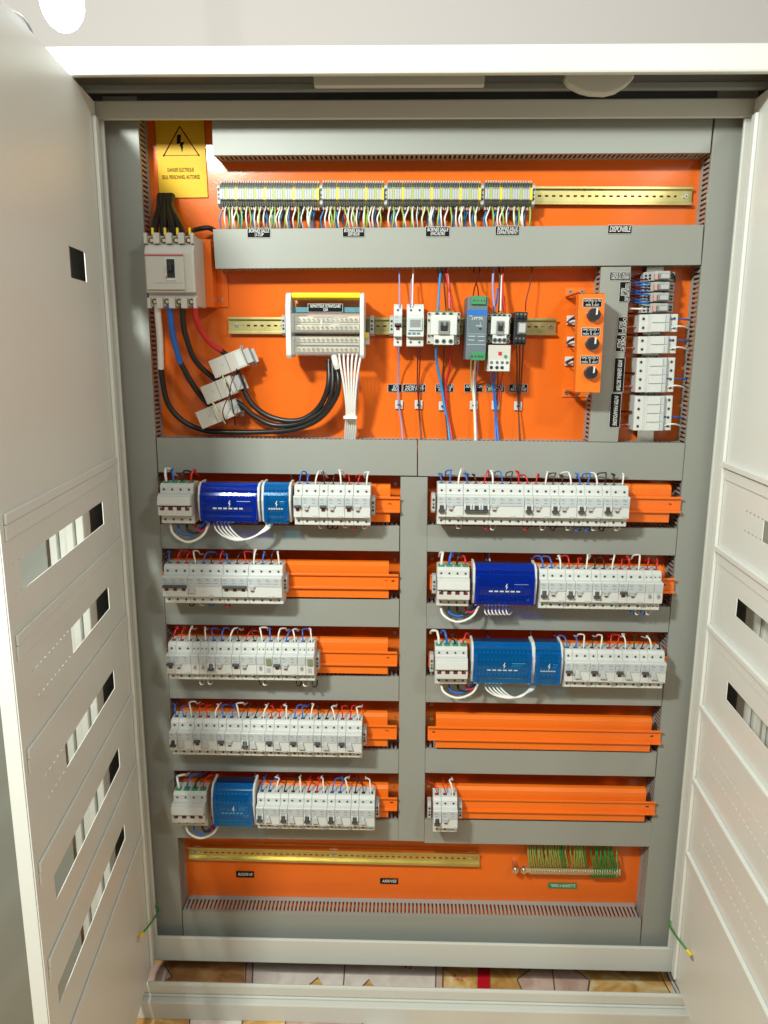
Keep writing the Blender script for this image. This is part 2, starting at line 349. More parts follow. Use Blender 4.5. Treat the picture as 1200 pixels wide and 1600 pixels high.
def build_door(D, width, z0, z1, bars, holes, perf, label):
    root = link('door', None, CAB); 
    H = [(a, b_, c_, d_) for a, b_, c_, d_ in holes] + perf
    me = sheet([0, width], [z0, z1], H, 'doorp', .0015)
    root.data = None
    p = bpy.data.objects.new('door', me); C.objects.link(p); bpy.data.objects.remove(root)
    p.matrix_world = D.mt; p.parent = CAB; tag(p, label)
    so = p.modifiers.new('s', 'SOLIDIFY'); so.thickness = .0015
    fl_ = MB(); fl_.box(width-.002, width, -.022, -.001, z0, z1, 'doorp'); fl_.box(width-.02, width-.003, -.022, -.0202, z0, z1, 'doorp')
    fl_.box(0, width-.003, -.022, -.002, z0, z0+.0015, 'doorp'); fl_.box(0, width-.003, -.022, -.002, z1-.0015, z1, 'doorp')
    fl_.box(0.001, .0025, -.022, -.002, z0+.002, z1-.002, 'doorp')
    link('edge_flange', fl_.mesh('edge_flange'), p, bev=.0006)
    st = MB(); st.box(.010, .030, .0018, .009, z0+.008, z1-.03, 'doorp'); link('hinge_stile', st.mesh('hinge_stile'), p, bev=.002)
    for zb in bars:
        q = MB(); q.box(.034, width-.012, .0018, bh_, zb-bw_, zb+bw_, 'doorp'); link('divider_bar', q.mesh('divider_bar'), p, bev=.002)
        q = MB(); q.box(.034, width-.012, .0018, .0045, zb-.030, zb-.0085, 'doorp'); link('divider_lip', q.mesh('divider_lip'), p, bev=.001)
    return p
DL = Door((XL-.014, YI-.004, 0), .11, 1); DR = Door((XR+.016, YI-.004, 0), -.045, -1)
lb = [DL.px(*q)[1] for q in ((177, 719), (184, 847), (188.5, 974), (202, 1091), (205, 1208), (215.6, 1316))]
def H(D, tr, br, l):
    a, z1 = D.px(*tr); _, z0 = D.px(*br); b_ = D.px(*l)[0]; return (min(a, b_), max(a, b_), z0, z1)
hl = [H(DL, (159, 783), (161, 819), (32, 900)), H(DL, (168, 916), (170, 951), (111, 1000)), H(DL, (176.4, 1046), (178, 1076), (101, 1175)),
      H(DL, (184.4, 1167), (186.6, 1198), (84, 1380)), H(DL, (193, 1287), (194.4, 1311), (89, 1545)), H(DL, (131, 394), (131, 440), (105, 387))]
print('door L', [round(x, 3) for x in lb], [[round(y, 3) for y in h] for h in hl])
pf = []
for h, s1 in ((hl[1], .56), (hl[2], .56), (hl[0], .585)):
    x = h[1]+.012 if h is not hl[0] else .53
    while x < s1:
        for z in (h[3]-.001, h[2]-.0): pf.append((x, x+.008, z, z+.0022))
        x += .018
dl = build_door(DL, .62, zb2+.002, zt2-.004, lb, hl, pf, 'open left inner door with cut-out slots seen from inside')
rb = [DR.px(*q)[1] for q in ((1145, 729), (1132, 862), (1122, 989), (1106, 1112), (1092, 1224), (1080, 1336))]
hz = [(1, 797, 831), (2, 935, 968), (3, 1063, 1098)]
hr = []; a1, zA = DR.px(1195, 812); hr.append((a1, .55, DR.px(1195, 848)[1], zA))
a2, zA = DR.px(1153, 934); hr.append((a2, a2+.10, DR.px(1153, 965)[1], zA)); hr.append((a2+.115, .5, hr[1][2], hr[1][3]))
a3, zA = DR.px(1138, 1064); hr.append((a3, a3+.10, DR.px(1138, 1096)[1], zA)); hr.append((a3+.115, .5, hr[3][2], hr[3][3]))
hr = [hr[0], (a2, .52, hr[1][2], hr[1][3]), (a3, .5, hr[3][2], hr[3][3])]
pf = []
for s0, s1, zt_, zb_ in ((a1-.085, a1-.006, hr[0][3], hr[0][2]), (.10, .55, DR.px(1122, 1190)[1], DR.px(1121, 1218)[1]), (.10, .55, DR.px(1110, 1310)[1], DR.px(1108, 1338)[1])):
    x = s0
    while x < s1:
        for z in (zt_-.002, zb_): pf.append((x, x+.010, z, z+.0025))
        x += .018
print('door R', [round(x, 3) for x in rb], [[round(y, 3) for y in h] for h in hr])
bh_ = .011; bw_ = .006
dr = build_door(DR, .62, zb2+.002, zt2-.004, rb, hr, pf, 'open right inner door with perforated panels seen from inside')
# hinges on the frame
for D, lab in ((DL, 'l'), (DR, 'r')):
    for z in ((.29, -.30, -1.02) if lab == 'l' else (.26, -.33, -1.13)):
        q = MB(); q.cyl(D.h+Vector((0, -.002, z-.035)), (0, 0, 1), .0035, .07, 'cream', 12); link('hinge', q.mesh('hinge'), CAB)
# outer doors folded back beside the cabinet
for x0, sx, lab in ((-.735, -1, 'left outer door folded back, shade coloured in as grey'), (.805, 1, 'right outer door folded back')):
    q = MB(); d = Vector((sx*.80, -.60, 0)).normalized(); n = Vector((d.y, -d.x, 0))*.012
    a = Vector((x0, YO-.004, 0)); e = a+d*.74
    q.extr([Vector((p_.x, p_.y, FZ+.04)) for p_ in (a-n, e-n, e+n, a+n)], (0, 0, oz1-FZ-.05), 'duct' if sx < 0 else 'cream'); o = link('outer_door', q.mesh('outer_door'), CAB, bev=.002); tag(o, lab)  # left door takes grey to paint its shadow, right one stays cream
# door earthing wires
def ond(D, u, v, off):
    a, z = D.px(u, v); return D.h+D.d*a+D.n*off+Vector((0, 0, z))
for pts, lab in (([at(244, 1414, -.036), ond(DL, 233, 1424, .022), ond(DL, 222, 1441, .022), ond(DL, 216, 1460, .008)], 'green earthing wire from frame to left inner door'),
                 ([at(1046, 1437, -.036), ond(DR, 1062, 1449, .022), ond(DR, 1075, 1468, .022), ond(DR, 1081, 1487, .008)], 'green earthing wire from frame to right inner door')):
    t = thing('earth_wire', lab, 'wire'); q = MB(); q.tube(pts, .0022, 'wV'); link('wire', q.mesh('wire'), t)
    q = MB(); e = Vector(pts[-1]); dd = (e-Vector(pts[-2])).normalized(); q.cyl(e-dd*.003, dd, .0045, .016, 'yellow', 10, .003); link('lug_sleeve', q.mesh('lug_sleeve'), t)
    q = MB(); q.cyl(e+dd*.016, (1 if pts[0].x < 0 else -1, -.4, 0), .006, .004, 'steel', 8); link('lug_bolt', q.mesh('lug_bolt'), t)
# ------------------------------------------------------------------ cable ducts
def duct(label, px, walls, screws=0):
    "px: TL TR BR BL of the cover at Y=0; walls: edges carrying the slotted wall (t r b l)"
    P = [at(u, v, 0) if not isinstance(u, Vector) else u for u, v in px]
    t = thing('cable_duct', label, 'cable duct', Matrix.Translation((P[0].x, .06, P[0].z)), 'grey slotted cable ducts')
    O = Vector((P[0].x, .06, P[0].z)); c = sum(P, Vector())/4
    q = MB(); ins = [p+(c-p).normalized()*.0007-O for p in P]
    q.extr([Vector((p.x, -.0605, p.z)) for p in ins], (0, .0022, 0), 'duct')
    for i in range(4):
        if 'trbl'[i] in walls:
            a, e = ins[i], ins[(i+1) % 4]; nn = (e-a).cross(Vector((0, 1, 0))).normalized(); nn = nn if nn.dot(c-O-a) > 0 else -nn
            q.extr([Vector((a.x, -.0583, a.z)), Vector((e.x, -.0583, e.z)), Vector((e.x, -.0583, e.z))+nn*.0012, Vector((a.x, -.0583, a.z))+nn*.0012], (0, .0075, 0), 'duct')
    link('cover', q.mesh('cover'), t, bev=.0008)
    q = MB()
    for i in range(4):
        if 'trbl'[i] not in walls: continue
        a, e = ins[i], ins[(i+1) % 4]; L = (e-a).length; d = (e-a)/L; nn = d.cross(Vector((0, 1, 0))); nn = nn if nn.dot(c-O-a) > 0 else -nn
        a = a+nn*.0016; n = max(1, int(L/.0095)); pt = L/n
        def seg(s0, s1, y0, y1):
            q.extr([a+d*s0+Vector((0, y0-a.y, 0)), a+d*s1+Vector((0, y0-a.y, 0)), a+d*s1+nn*.0014+Vector((0, y0-a.y, 0)), a+d*s0+nn*.0014+Vector((0, y0-a.y, 0))], (0, y1-y0, 0), 'ductd')
        for k_ in range(n): seg(k_*pt, k_*pt+pt*.52, -.0575, -.0145)
        seg(0, L, -.014, -.0005)
    link('slotted_wall', q.mesh('slotted_wall'), t)
    return t
VL = [(222, 300), (246.3, 738), (276.8, 1308), (283.8, 1424)]
duct('grey slotted duct standing along the left side of the cabinet', [(160, 150), (213.5, 150), (286.2, 1472), (226, 1472)], 'r')
duct('grey slotted duct standing along the right side of the cabinet', [(1121.4, 140), (1185, 140), (1052, 1490), (1000, 1486)], 'l')
duct('grey duct across the very top behind the frame', [(330, 168), (1117, 160), (1110, 239), (332, 243)], 'bl')
duct('grey duct under the long terminal strip with four black labels', [(332, 358), (1100, 351), (1095.5, 414), (336, 420)], 'tbl')
duct('short upright grey duct right of the orange selector box', [(939.7, 416.5), (986.3, 416.2), (965.5, 691), (919.6, 690.6)], 'rl')
duct('left half of the wide grey duct across the middle', [(244, 684), (652, 688), (652, 743.5), (247, 738)], 'tbl')
duct('right half of the wide grey duct across the middle', [(652.6, 688), (1071, 692.5), (1066, 751), (652.6, 743.8)], 'tbr')
duct('upright grey duct between the two columns of breakers', [(625.8, 744.5), (668.2, 745), (663, 1315), (622.4, 1314)], 'rl')
LY = [(821, 857), (936, 975.5), (1057, 1091), (1172, 1204), (1281, 1309)]
RY = [(823, 864), (945.5, 984), (1059, 1099), (1173, 1209.5), (1283, 1319)]
LX = [250, 256.5, 263, 269, 274.5]; RX = [1059, 1048, 1037.5, 1027, 1018.5]
for i, nm in enumerate(('below the top', 'below the second', 'below the third', 'below the fourth', 'below the lowest')):
    a, b_ = LY[i]; x0, x1 = LX[i], LX[i]+(b_-a)*.06
    duct('grey duct %s breaker row of the left column' % nm, [(x0, a-2), (624.6-i*.4, a+1), (624.2-i*.4, b_+4.5), (x1, b_)], 'tb')
    a, b_ = RY[i]; x0, x1 = RX[i], RX[i]-(b_-a)*.09
    duct('grey duct %s rail row of the right column' % nm, [(667.2-i, a-2.4), (x0, a+3), (x1, b_+4), (666.8-i, b_-2)], 'tb')
duct('grey slotted duct along the cabinet bottom', [(284.5, 1424), (1002.5, 1437), (999.5, 1487), (287, 1470)], 't')
# ------------------------------------------------------------------ DIN rails
def rail(label, L, Rr, Y, k, step=.0145, slot=.007, brackets=True, plateau=None):
    a, e = at(*L, Y), at(*Rr, Y); mt = frame(a, e-a); n = (e-a).length
    t = thing('din_rail', label, 'din rail', mt, 'DIN mounting rails')
    q = MB(); h = .0175; 
    q.box(0, n, 0, .0012, .0125, h, k); q.box(0, n, 0, .0012, -h, -.0125, k)
    q.box(0, n, .0012, .0075, .0125, .0137, k); q.box(0, n, .0012, .0075, -.0137, -.0125, k)
    xs = [.006]; hs = []
    x = .010
    while x < n-.012: hs.append((x, x+slot, -.0018, .0018)); x += step
    link('flanges', q.mesh('flanges'), t, bev=.0005)
    hs2 = hs if k == 'zinc' else [h_ for h_ in hs if h_[0] < .02 or h_[0] > n-.03]
    o = link('slotted_web', sheet([0, n], [-.0126, .0126], hs2, k, .001), t); o.location = (0, .0072, 0); s_ = o.modifiers.new('s', 'SOLIDIFY'); s_.thickness = .001
    if k == 'zinc':
        q = MB(); 
        for x in (.016, n*.5, n-.012): screw(q, (x, .0065, 0), .0045)
        link('fixing_screw', q.mesh('fixing_screw'), t)
        q = MB()
        for x in (.02, n*.5, n-.02): q.box(x-.01, x+.01, .0082, .06-Y, -.01, .01, 'steel')
        link('spacer', q.mesh('spacer'), t)
    if plateau:
        x0, x1 = plateau; q = MB(); dpt = .06-Y
        q.prism([(.0095, -.040), (.0095, .034), (.016, .040), (.026, .041), (.026, .0398), (.018, .0385), (.0112, .033), (.0112, -.039), (.016, -.0395), (.026, -.0395), (.026, -.041), (.014, -.041)], x0, n-x1, 'orange2')
        link('rail_bracket', q.mesh('rail_bracket'), t, bev=.001)
        for xx in (x0+.05, n-x1-.08): q = MB(); q.box(xx, xx+.03, .0115, dpt-.0005, -.012, .012, 'orange2'); link('bracket_leg', q.mesh('bracket_leg'), t)
    return t, mt
YR = -.016
rows = {
 'L1': ((250, 783), (625, 788.8)), 'L2': ((253, 905), (622.5, 909.5)), 'L3': ((262, 1024), (620.5, 1030)), 'L4': ((268, 1139), (619.8, 1144.5)), 'L5': ((273, 1251), (620.6, 1257)),
 'R1': ((673, 783.5), (1065.5, 789.3)), 'R2': ((672, 909.5), (1055, 915.7)), 'R3': ((670, 1031), (1043, 1037)), 'R4': ((668.5, 1146), (1034, 1153)), 'R5': ((668.5, 1257.5), (1025, 1263.6))}
RN = {'L1': 'top left', 'L2': 'second left', 'L3': 'third left', 'L4': 'fourth left', 'L5': 'lowest left', 'R1': 'top right', 'R2': 'second right', 'R3': 'third right', 'R4': 'fourth right', 'R5': 'lowest right'}
RM = {}
for k_, (a, e) in rows.items():
    extra = {'R4': ', completely empty', 'L2': ' with a long bare stretch', 'R5': ', almost empty'}.get(k_, '')
    RM[k_] = rail('orange painted rail of the %s row%s' % (RN[k_], extra), a, e, YR, 'orange2', plateau=(.018, .021))[1]
rail('yellow zinc rail with slots behind the upper terminal strip', (345, 303), (1083, 306), .045, 'zinc')
_, RMM = rail('yellow zinc rail crossing the middle orange field', (356, 508.5), (870, 510.5), .045, 'zinc')
rail('yellow zinc rail on the bottom orange strip', (293, 1334), (750, 1345), .045, 'zinc')
# ------------------------------------------------------------------ modular devices
MW = .0177
cache = {}
def cm(key, fn):
    if key not in cache: q = MB(); fn(q); cache[key] = q.mesh(key.split('|')[0])
    return cache[key]
PROF = [(0, -.0425), (-.041, -.0425), (-.043, -.041), (-.043, -.0235), (-.058, -.0225), (-.058, .0), (-.0605, .0215), (-.0585, .0225), (-.043, .0235), (-.043, .037), (-.036, .0425), (0, .0425)]
def dev_body(w, k):
    def fn(q):
        q.prism(PROF, .0002, w-.0002, k)
    return fn
def scr(q):
    q.cyl((0, 0, 0), (0, -1, 0), .0029, .0005, 'lgrey', 12); q.cyl((0, -.0005, 0), (0, -1, 0), .0021, .0003, 'hole', 10)
def term(q):
    q.box(-.0032, .0032, -.0006, .0, -.0035, .0035, 'hole')
DEVN = {}
GRP = 'modular breakers on the rails'
def device(mt, x, n, kind, label, row, up='on', screws=True, wires=True):
    w = n*MW; m = mt @ Matrix.Translation((x, 0, 0))
    nm = {'mcb': 'circuit_breaker', 'rcd': 'residual_current_device', 'rcdk': 'residual_current_device', 'main': 'main_switch', 'relay': 'impulse_relay', 'meter': 'display_module', 'timer': 'digital_timer', 'fuse': 'fuse_holder'}[kind]
    cat = {'mcb': 'circuit breaker', 'rcd': 'breaker module', 'rcdk': 'breaker module', 'main': 'main switch', 'relay': 'relay', 'meter': 'display module', 'timer': 'timer', 'fuse': 'fuse holder'}[kind]
    t = thing(nm, label, cat, m, row)
    link('body', cm('body|%d%s' % (n, kind == 'main'), dev_body(w, 'plast3' if kind == 'main' else 'plast')), t, bev=.0009)
    if screws:
        for i in range(n):
            for z in (.0305, -.0335):
                dbl = (-.0045, .0045) if kind in ('relay', 'meter') else (0,)
                for dx in dbl:
                    o = link('terminal_screw', cm('terminal_screw|', scr), t); o.location = ((i+.5)*MW+dx, -.0432, z)
                    if len(dbl) > 1: o.scale = (.6, 1, .6)
            o = link('wire_entry', cm('wire_entry|', lambda q: q.box(-.004, .004, -.004, .004, 0, .0004, 'hole')), t); o.location = ((i+.5)*MW, -.026, .0426)
            if kind == 'main':
                o = link('green_collar', cm('green_collar|', lambda q: q.box(-.006, .006, -.007, .007, 0, .003, 'green')), t, bev=.0008); o.location = ((i+.5)*MW, -.030, .0427)
    if kind in ('mcb', 'rcd', 'rcdk', 'relay', 'meter', 'main'):
        def lab(q, w=w): q.prism([(-.0607, .002), (-.0607, .0012), (-.0624, .0185), (-.0611, .0188)], .0012, w-.0012, 'plast2')
        if kind != 'main': link('label_strip', cm('label|%d' % n, lambda q: q.add([(.0014, -.0595, .0016), (w-.0014, -.0595, .0016), (w-.0014, -.0612, .0195), (.0014, -.0612, .0195)], [(0, 1, 2, 3)], 'plast2')), t)
    def slot(xc, zc, ww, hh, k='hole'):
        return lambda q: q.box(xc-ww/2, xc+ww/2, -.0592, -.0579, zc-hh/2, zc+hh/2, k)
    if kind == 'mcb':
        if up == 'on':
            link('lever_guard', cm('guard|%d' % n, lambda q: q.box(.0022, w-.0022, -.0680, -.0585, -.0008, .0038, 'dgrey')), t, bev=.0008)
            def dk(q):
                for i in range(n): q.box((i+.5)*MW-.0036, (i+.5)*MW+.0036, -.0592, -.0579, -.0095, -.001, 'redk')
                q.box(.0022, w-.0022, -.0588, -.0578, -.0035, -.0006, 'black')  # black strip paints the shadow beneath the lever guard
            link('lever_slot', cm('slotr|%d' % n, dk), t)
        else:
            def lv(q):
                for i in range(n):
                    xc = (i+.5)*MW
                    q.add([(xc-.003, -.060, .002), (xc+.003, -.060, .002), (xc+.0042, -.0655, -.0075), (xc-.0042, -.0655, -.0075), (xc-.003, -.0582, .002), (xc+.003, -.0582, .002), (xc+.0042, -.0582, -.0075), (xc-.0042, -.0582, -.0075)],
                          [(0, 1, 2, 3), (4, 7, 6, 5), (0, 4, 5, 1), (1, 5, 6, 2), (2, 6, 7, 3), (3, 7, 4, 0)], 'black')
                q.box(.0025, w-.0025, -.0668, -.0583, -.0115, -.0075, 'dgrey')
            link('lever', cm('lever|%d' % n, lv), t, bev=.0006)
            def gd(q):
                for i in range(n):
                    xc = (i+.5)*MW
                    for s_ in (-1, 1): q.box(xc+s_*.0062-.0017, xc+s_*.0062+.0017, -.0635, -.0583, -.006, .005, 'plast')
            link('lever_collar', cm('collar|%d' % n, gd), t, bev=.0006)
    if kind in ('mcb', 'rcd', 'rcdk'):
        def pr_(q):
            for i in range(n):
                x = i*MW+.003
                for a, b_, z in ((0, .0055, .0165), (0, .0085, .0138), (.001, .0068, .0078)):
                    y = -.0596-(z-.0016)*.095; q.box(x+a, x+b_, y-.0001, y+.0006, z, z+.0011, 'mgrey')
        link('printed_rating', cm('rating|%d' % n, pr_), t)
    if kind in ('rcd', 'rcdk'):
        if kind == 'rcd':
            link('test_button', cm('test|', lambda q: (q.box(.0035, .0155, -.0635, -.0583, .0, .0035, 'lgrey'), q.box(.0055, .0135, -.0625, -.0583, -.006, -.0002, 'lgrey'), q.box(.0065, .0125, -.0628, -.0583, -.0085, -.0062, 'redk'))), t, bev=.0006)
        else:
            def kb(q):
                q.add([(.0055, -.063, .001), (.0125, -.063, .001), (.0165, -.0660, -.0125), (.002, -.0660, -.0125), (.0055, -.058, .003), (.0125, -.058, .003), (.0165, -.058, -.0125), (.002, -.058, -.0125)],
                      [(0, 1, 2, 3), (4, 7, 6, 5), (0, 4, 5, 1), (1, 5, 6, 2), (2, 6, 7, 3), (3, 7, 4, 0)], 'lgrey')
            link('rocker_lever', cm('rocker|', kb), t, bev=.0012)
        link('latch_tab', cm('latch|%d' % n, lambda q: q.box(w*.62, w*.62+.009, -.0605, -.0560, -.0225, -.0185, 'lgrey')), t, bev=.0005)
        link('printed_lines', cm('prn|%d' % n, lambda q: [q.box(.021, w-.004-.003*i, -.05995-.0003*i, -.0594, .011-.0035*i, .0117-.0035*i, 'mgrey') for i in range(2)]), t)
    if kind == 'main':
        def cv(q):
            q.prism([(-.0585, .0205), (-.0665, .0195), (-.0700, .0035), (-.0685, .0005), (-.0585, .0005)], .0008, w-.0008, 'plast3')
        link('coupled_lever', cm('mlever|', cv), t, bev=.0012)
        def dk(q):
            q.box(.001, w-.001, -.0590, -.0579, -.0035, .0008, 'black')
            for i in range(n): q.box((i+.5)*MW-.0042, (i+.5)*MW+.0042, -.0632, -.0579, -.0100, -.0043, 'redk')
        link('lever_slot', cm('mslot|', dk), t)
        def tt(q):
            for i in range(n+1):
                xc = min(max(i*MW, .0045), w-.0045); q.box(xc-.0042, xc+.0042, -.0628, -.0583, -.0205, -.0030, 'plast3')
            q.box(.001, w-.001, -.0627, -.0583, -.0212, -.0102, 'plast3')
        link('lower_teeth', cm('mteeth|', tt), t, bev=.0006)
    if kind == 'relay':
        def rb_(q): q.cyl((w/2, -.0583, -.006), (0, -1, 0), .0028, .003, 'mgrey', 12); q.box(w/2-.0028, w/2+.0028, -.0605, -.0583, -.011, -.001, 'lgrey')
        link('push_button', cm('rbtn|', rb_), t, bev=.0005)
    if kind == 'meter':
        M.setdefault('lcd', mat('lcd_olive', (.20, .22, .13), .25))
        link('display', cm('disp|', lambda q: q.box(.004, w-.003, -.0625, -.0585, .001, .0165, 'lcd')), t, bev=.0005)
        link('buttons', cm('dbt|', lambda q: [q.box(.004+.005*i, .0075+.005*i, -.0597, -.0583, -.016, -.006, 'lgrey') for i in range(2)]), t)
    return t
def clamp(mt, x, label):
    m = mt @ Matrix.Translation((x, 0, 0)); t = thing('end_clamp', label, 'end clamp', m, 'grey end clamps on the rails')
    link('body', cm('clampb|', lambda q: q.prism([(0, -.021), (-.018, -.021), (-.028, -.016), (-.028, .016), (-.018, .021), (0, .021)], 0, .0082, 'lgrey')), t, bev=.001)
    link('clamp_screw', cm('clamps|', lambda q: (q.cyl((.0041, -.0281, .009), (0, -1, 0), .0024, .0008, 'hole', 10), q.cyl((.0041, -.0281, .0), (0, -1, 0), .0018, .0008, 'hole', 8), q.cyl((.0041, -.0281, -.007), (0, -1, 0), .0024, .0008, 'black', 10))), t)
    return t
# wires
WCOL = {'W': ('wW', 'white'), 'B': ('wB', 'blue'), 'C': ('wC', 'sky blue'), 'K': ('wK', 'black'), 'R': ('wR', 'red'), 'G': ('wG', 'grey')}
WC = {}
def wire(pts, k, label, r=.0014, group=None, name=None):
    name = name or next((v for k_, v in (('looped', 'jumper_wire'), ('terminal strip', 'strip_wire'), ('earth', 'earth_wire'), ('tails', 'wire_tail'), ('thick feed', 'power_cable'), ('supply cables', 'power_cable'), ('bridge', 'bridge_wire'), ('bundle', 'bundle_wire'), ('below the main', 'loop_wire')) if group and v and k_ in group), 'wire')
    q = MB(); q.tube(pts, r, k, n=6 if r < .003 else 10); return solo(name, q, label, name.replace('_', ' '), group)
def topwires(mt, x, cols, row, thick=.0014, big=False):
    for i, c in enumerate(cols):
        key = (row, c); j = WC.get(key, 0); WC[key] = j+1
        jx = lambda a: R.uniform(-a, a); xc = x+(i+.5)*MW+jx(.001)
        h = R.uniform(.017, .026) if c != 'W' else R.uniform(.022, .029)
        side = R.choice((-1, 1))*R.uniform(.002, .007); s2 = side+R.choice((-1, 1))*R.uniform(.004, .011)
        P = [(xc, -.028, .040), (xc+jx(.0006), -.029, .047), (xc+side*.25, -.0285, .0425+h*.6), (xc+side*.7, -.024, .0425+h*.93), (xc+side*1.1, -.014, .0425+h), (xc+s2, .0, .0425+h*.82), (xc+s2*1.1, .014, .0425+h*.4), (xc+s2*1.2, .045, .0425+h*.05)]
        r = (thick if c != 'K' else thick*.85)*R.uniform(.9, 1.1)
        if c == 'W': r *= 1.15
        wire([mt @ Vector(p) for p in P], WCOL[c][0], '%s looped %s wire from the left above the %s row' % (nth(j), WCOL[c][1], RN[row]), r, 'looped wires above the breaker rows')
def place(row, u, v, label_side=None):
    "local x on the row for photo pixel u at shoulder depth"
    mt = RM[row]; p = at(u, v, YR-.043); q = mt.inverted() @ p; return q.x, q.z
CNT = {}
def seq(row, u0, u1, vc, spec, wires, offz=True):
    x0, z0 = place(row, u0, vc[0]); x1, z1 = place(row, u1, vc[1]); n = sum(s[1] for s in spec)
    sc = (x1-x0)/(n*MW)
    print(row, 'scale', round(sc, 3), 'z', round(z0, 4), round(z1, 4))
    mt = RM[row] @ Matrix.Translation((x0, 0, (z0+z1)/2+.0015)) @ Matrix.Rotation(math.atan2(-(z1-z0), x1-x0)*1.0, 4, 'Y') @ Matrix.Diagonal((sc, 1, 1, 1))
    x = 0
    for kind, m_, *st in spec:
        key = (row, kind); j = CNT.get(key, 0); CNT[key] = j+1
        desc = {'mcb': {1: 'single-pole white breaker', 3: 'three-pole white breaker'}.get(m_, 'white breaker'), 'rcd': 'wide blank breaker module' if m_ > 2 else 'breaker module with small test button',
                'rcdk': 'breaker module with big grey rocker', 'main': 'four-pole main switch with green wire collars', 'relay': 'narrow white relay with round grey button', 'meter': 'narrow module with small olive display'}[kind]
        if kind == 'mcb': desc += ' lever %s' % ('up' if (st[0] if st else 'on') == 'on' else 'down')
        device(mt, x, m_, kind, '%s, %s of its kind, %s row' % (desc, nth(j), RN[row]), 'devices in the %s row' % RN[row], up=(st[0] if st else 'on'))
        x += m_*MW
    topwires(mt, 0, wires, row, .0016 if spec[0][0] != 'main' else .0024)
    return mt
on, off = 'on', 'off'
P3 = lambda k, s: [('mcb', 1, s), (k, 2)]
mL1 = seq('L1', 251, 303, (788, 788.7), [('main', 4)], 'WBKR')
seq('L1', 460, 579, (790.5, 792), P3('rcd', on)*3, 'BBWKKWRRW')
seq('R1', 683, 980.5, (790, 793.5), [('mcb', 1, off), ('rcd', 2), ('mcb', 3, off), ('rcd', 4)] + P3('rcd', off)*4, 'BBWBKRWBKRRRWKKWBBWKKW')
seq('L2', 257, 442.3, (914, 916), [('mcb', 3, on), ('rcdk', 4), ('mcb', 3, on), ('rcd', 4)], 'BRRWBKRBKRWBKW')
mR2 = seq('R2', 682.4, 733, (918, 919), [('main', 4)], 'WBKR')
seq('R2', 841.4, 1032, (922, 925), P3('rcd', off)*3 + P3('rcd', on) + [('relay', 1), ('relay', 1)], 'BBWRRWKKWRRWRR')
seq('L3', 263.4, 492, (1035, 1037.5), P3('rcd', on) + [('relay', 1), ('relay', 1)] + P3('rcd', off) + P3('rcd', on) + [('relay', 1), ('meter', 1)] + P3('rcd', on) + [('relay', 1), ('meter', 1)], 'RRWKWBBWKRKWBWBWBW')
mR3 = seq('R3', 679.4, 730, (1041.5, 1042), [('main', 4)], 'WBKR')
seq('R3', 880, 1037, (1046, 1048.7), P3('rcdk', on)*4, 'BBWKWRRWKKWK')
seq('L4', 268, 565.8, (1153, 1158), P3('rcdk', off) + P3('rcdk', on) + P3('rcd', on) + P3('rcdk', off) + P3('rcdk', on)*4, 'BBWRRWBBWKKWRRWBBWKKWRRW')
mL5 = seq('L5', 272, 323.5, (1265.5, 1266), [('main', 4)], 'WBKR')
seq('L5', 402, 585.8, (1269.5, 1273), P3('rcdk', off)*5, 'BBWKKWRRWBBWKKW')
seq('R5', 676.5, 714.5, (1275, 1275.5), P3('rcd', off), 'RRW')
for row, u, side in (('L1', 580, 'right of'), ('R1', 674, 'left of'), ('L2', 443.5, 'right of'), ('R2', 675, 'left of'), ('L3', 493.5, 'right of'), ('R3', 671.5, 'left of'), ('L4', 567, 'right of'), ('L5', 587, 'right of'), ('R5', 668, 'left of'), ('R5', 716, 'right of')):
    p = RM[row].inverted() @ at(u, rows[row][1][1], YR-.02); clamp(RM[row], p.x, 'grey end clamp %s the devices in the %s row' % (side, RN[row]))
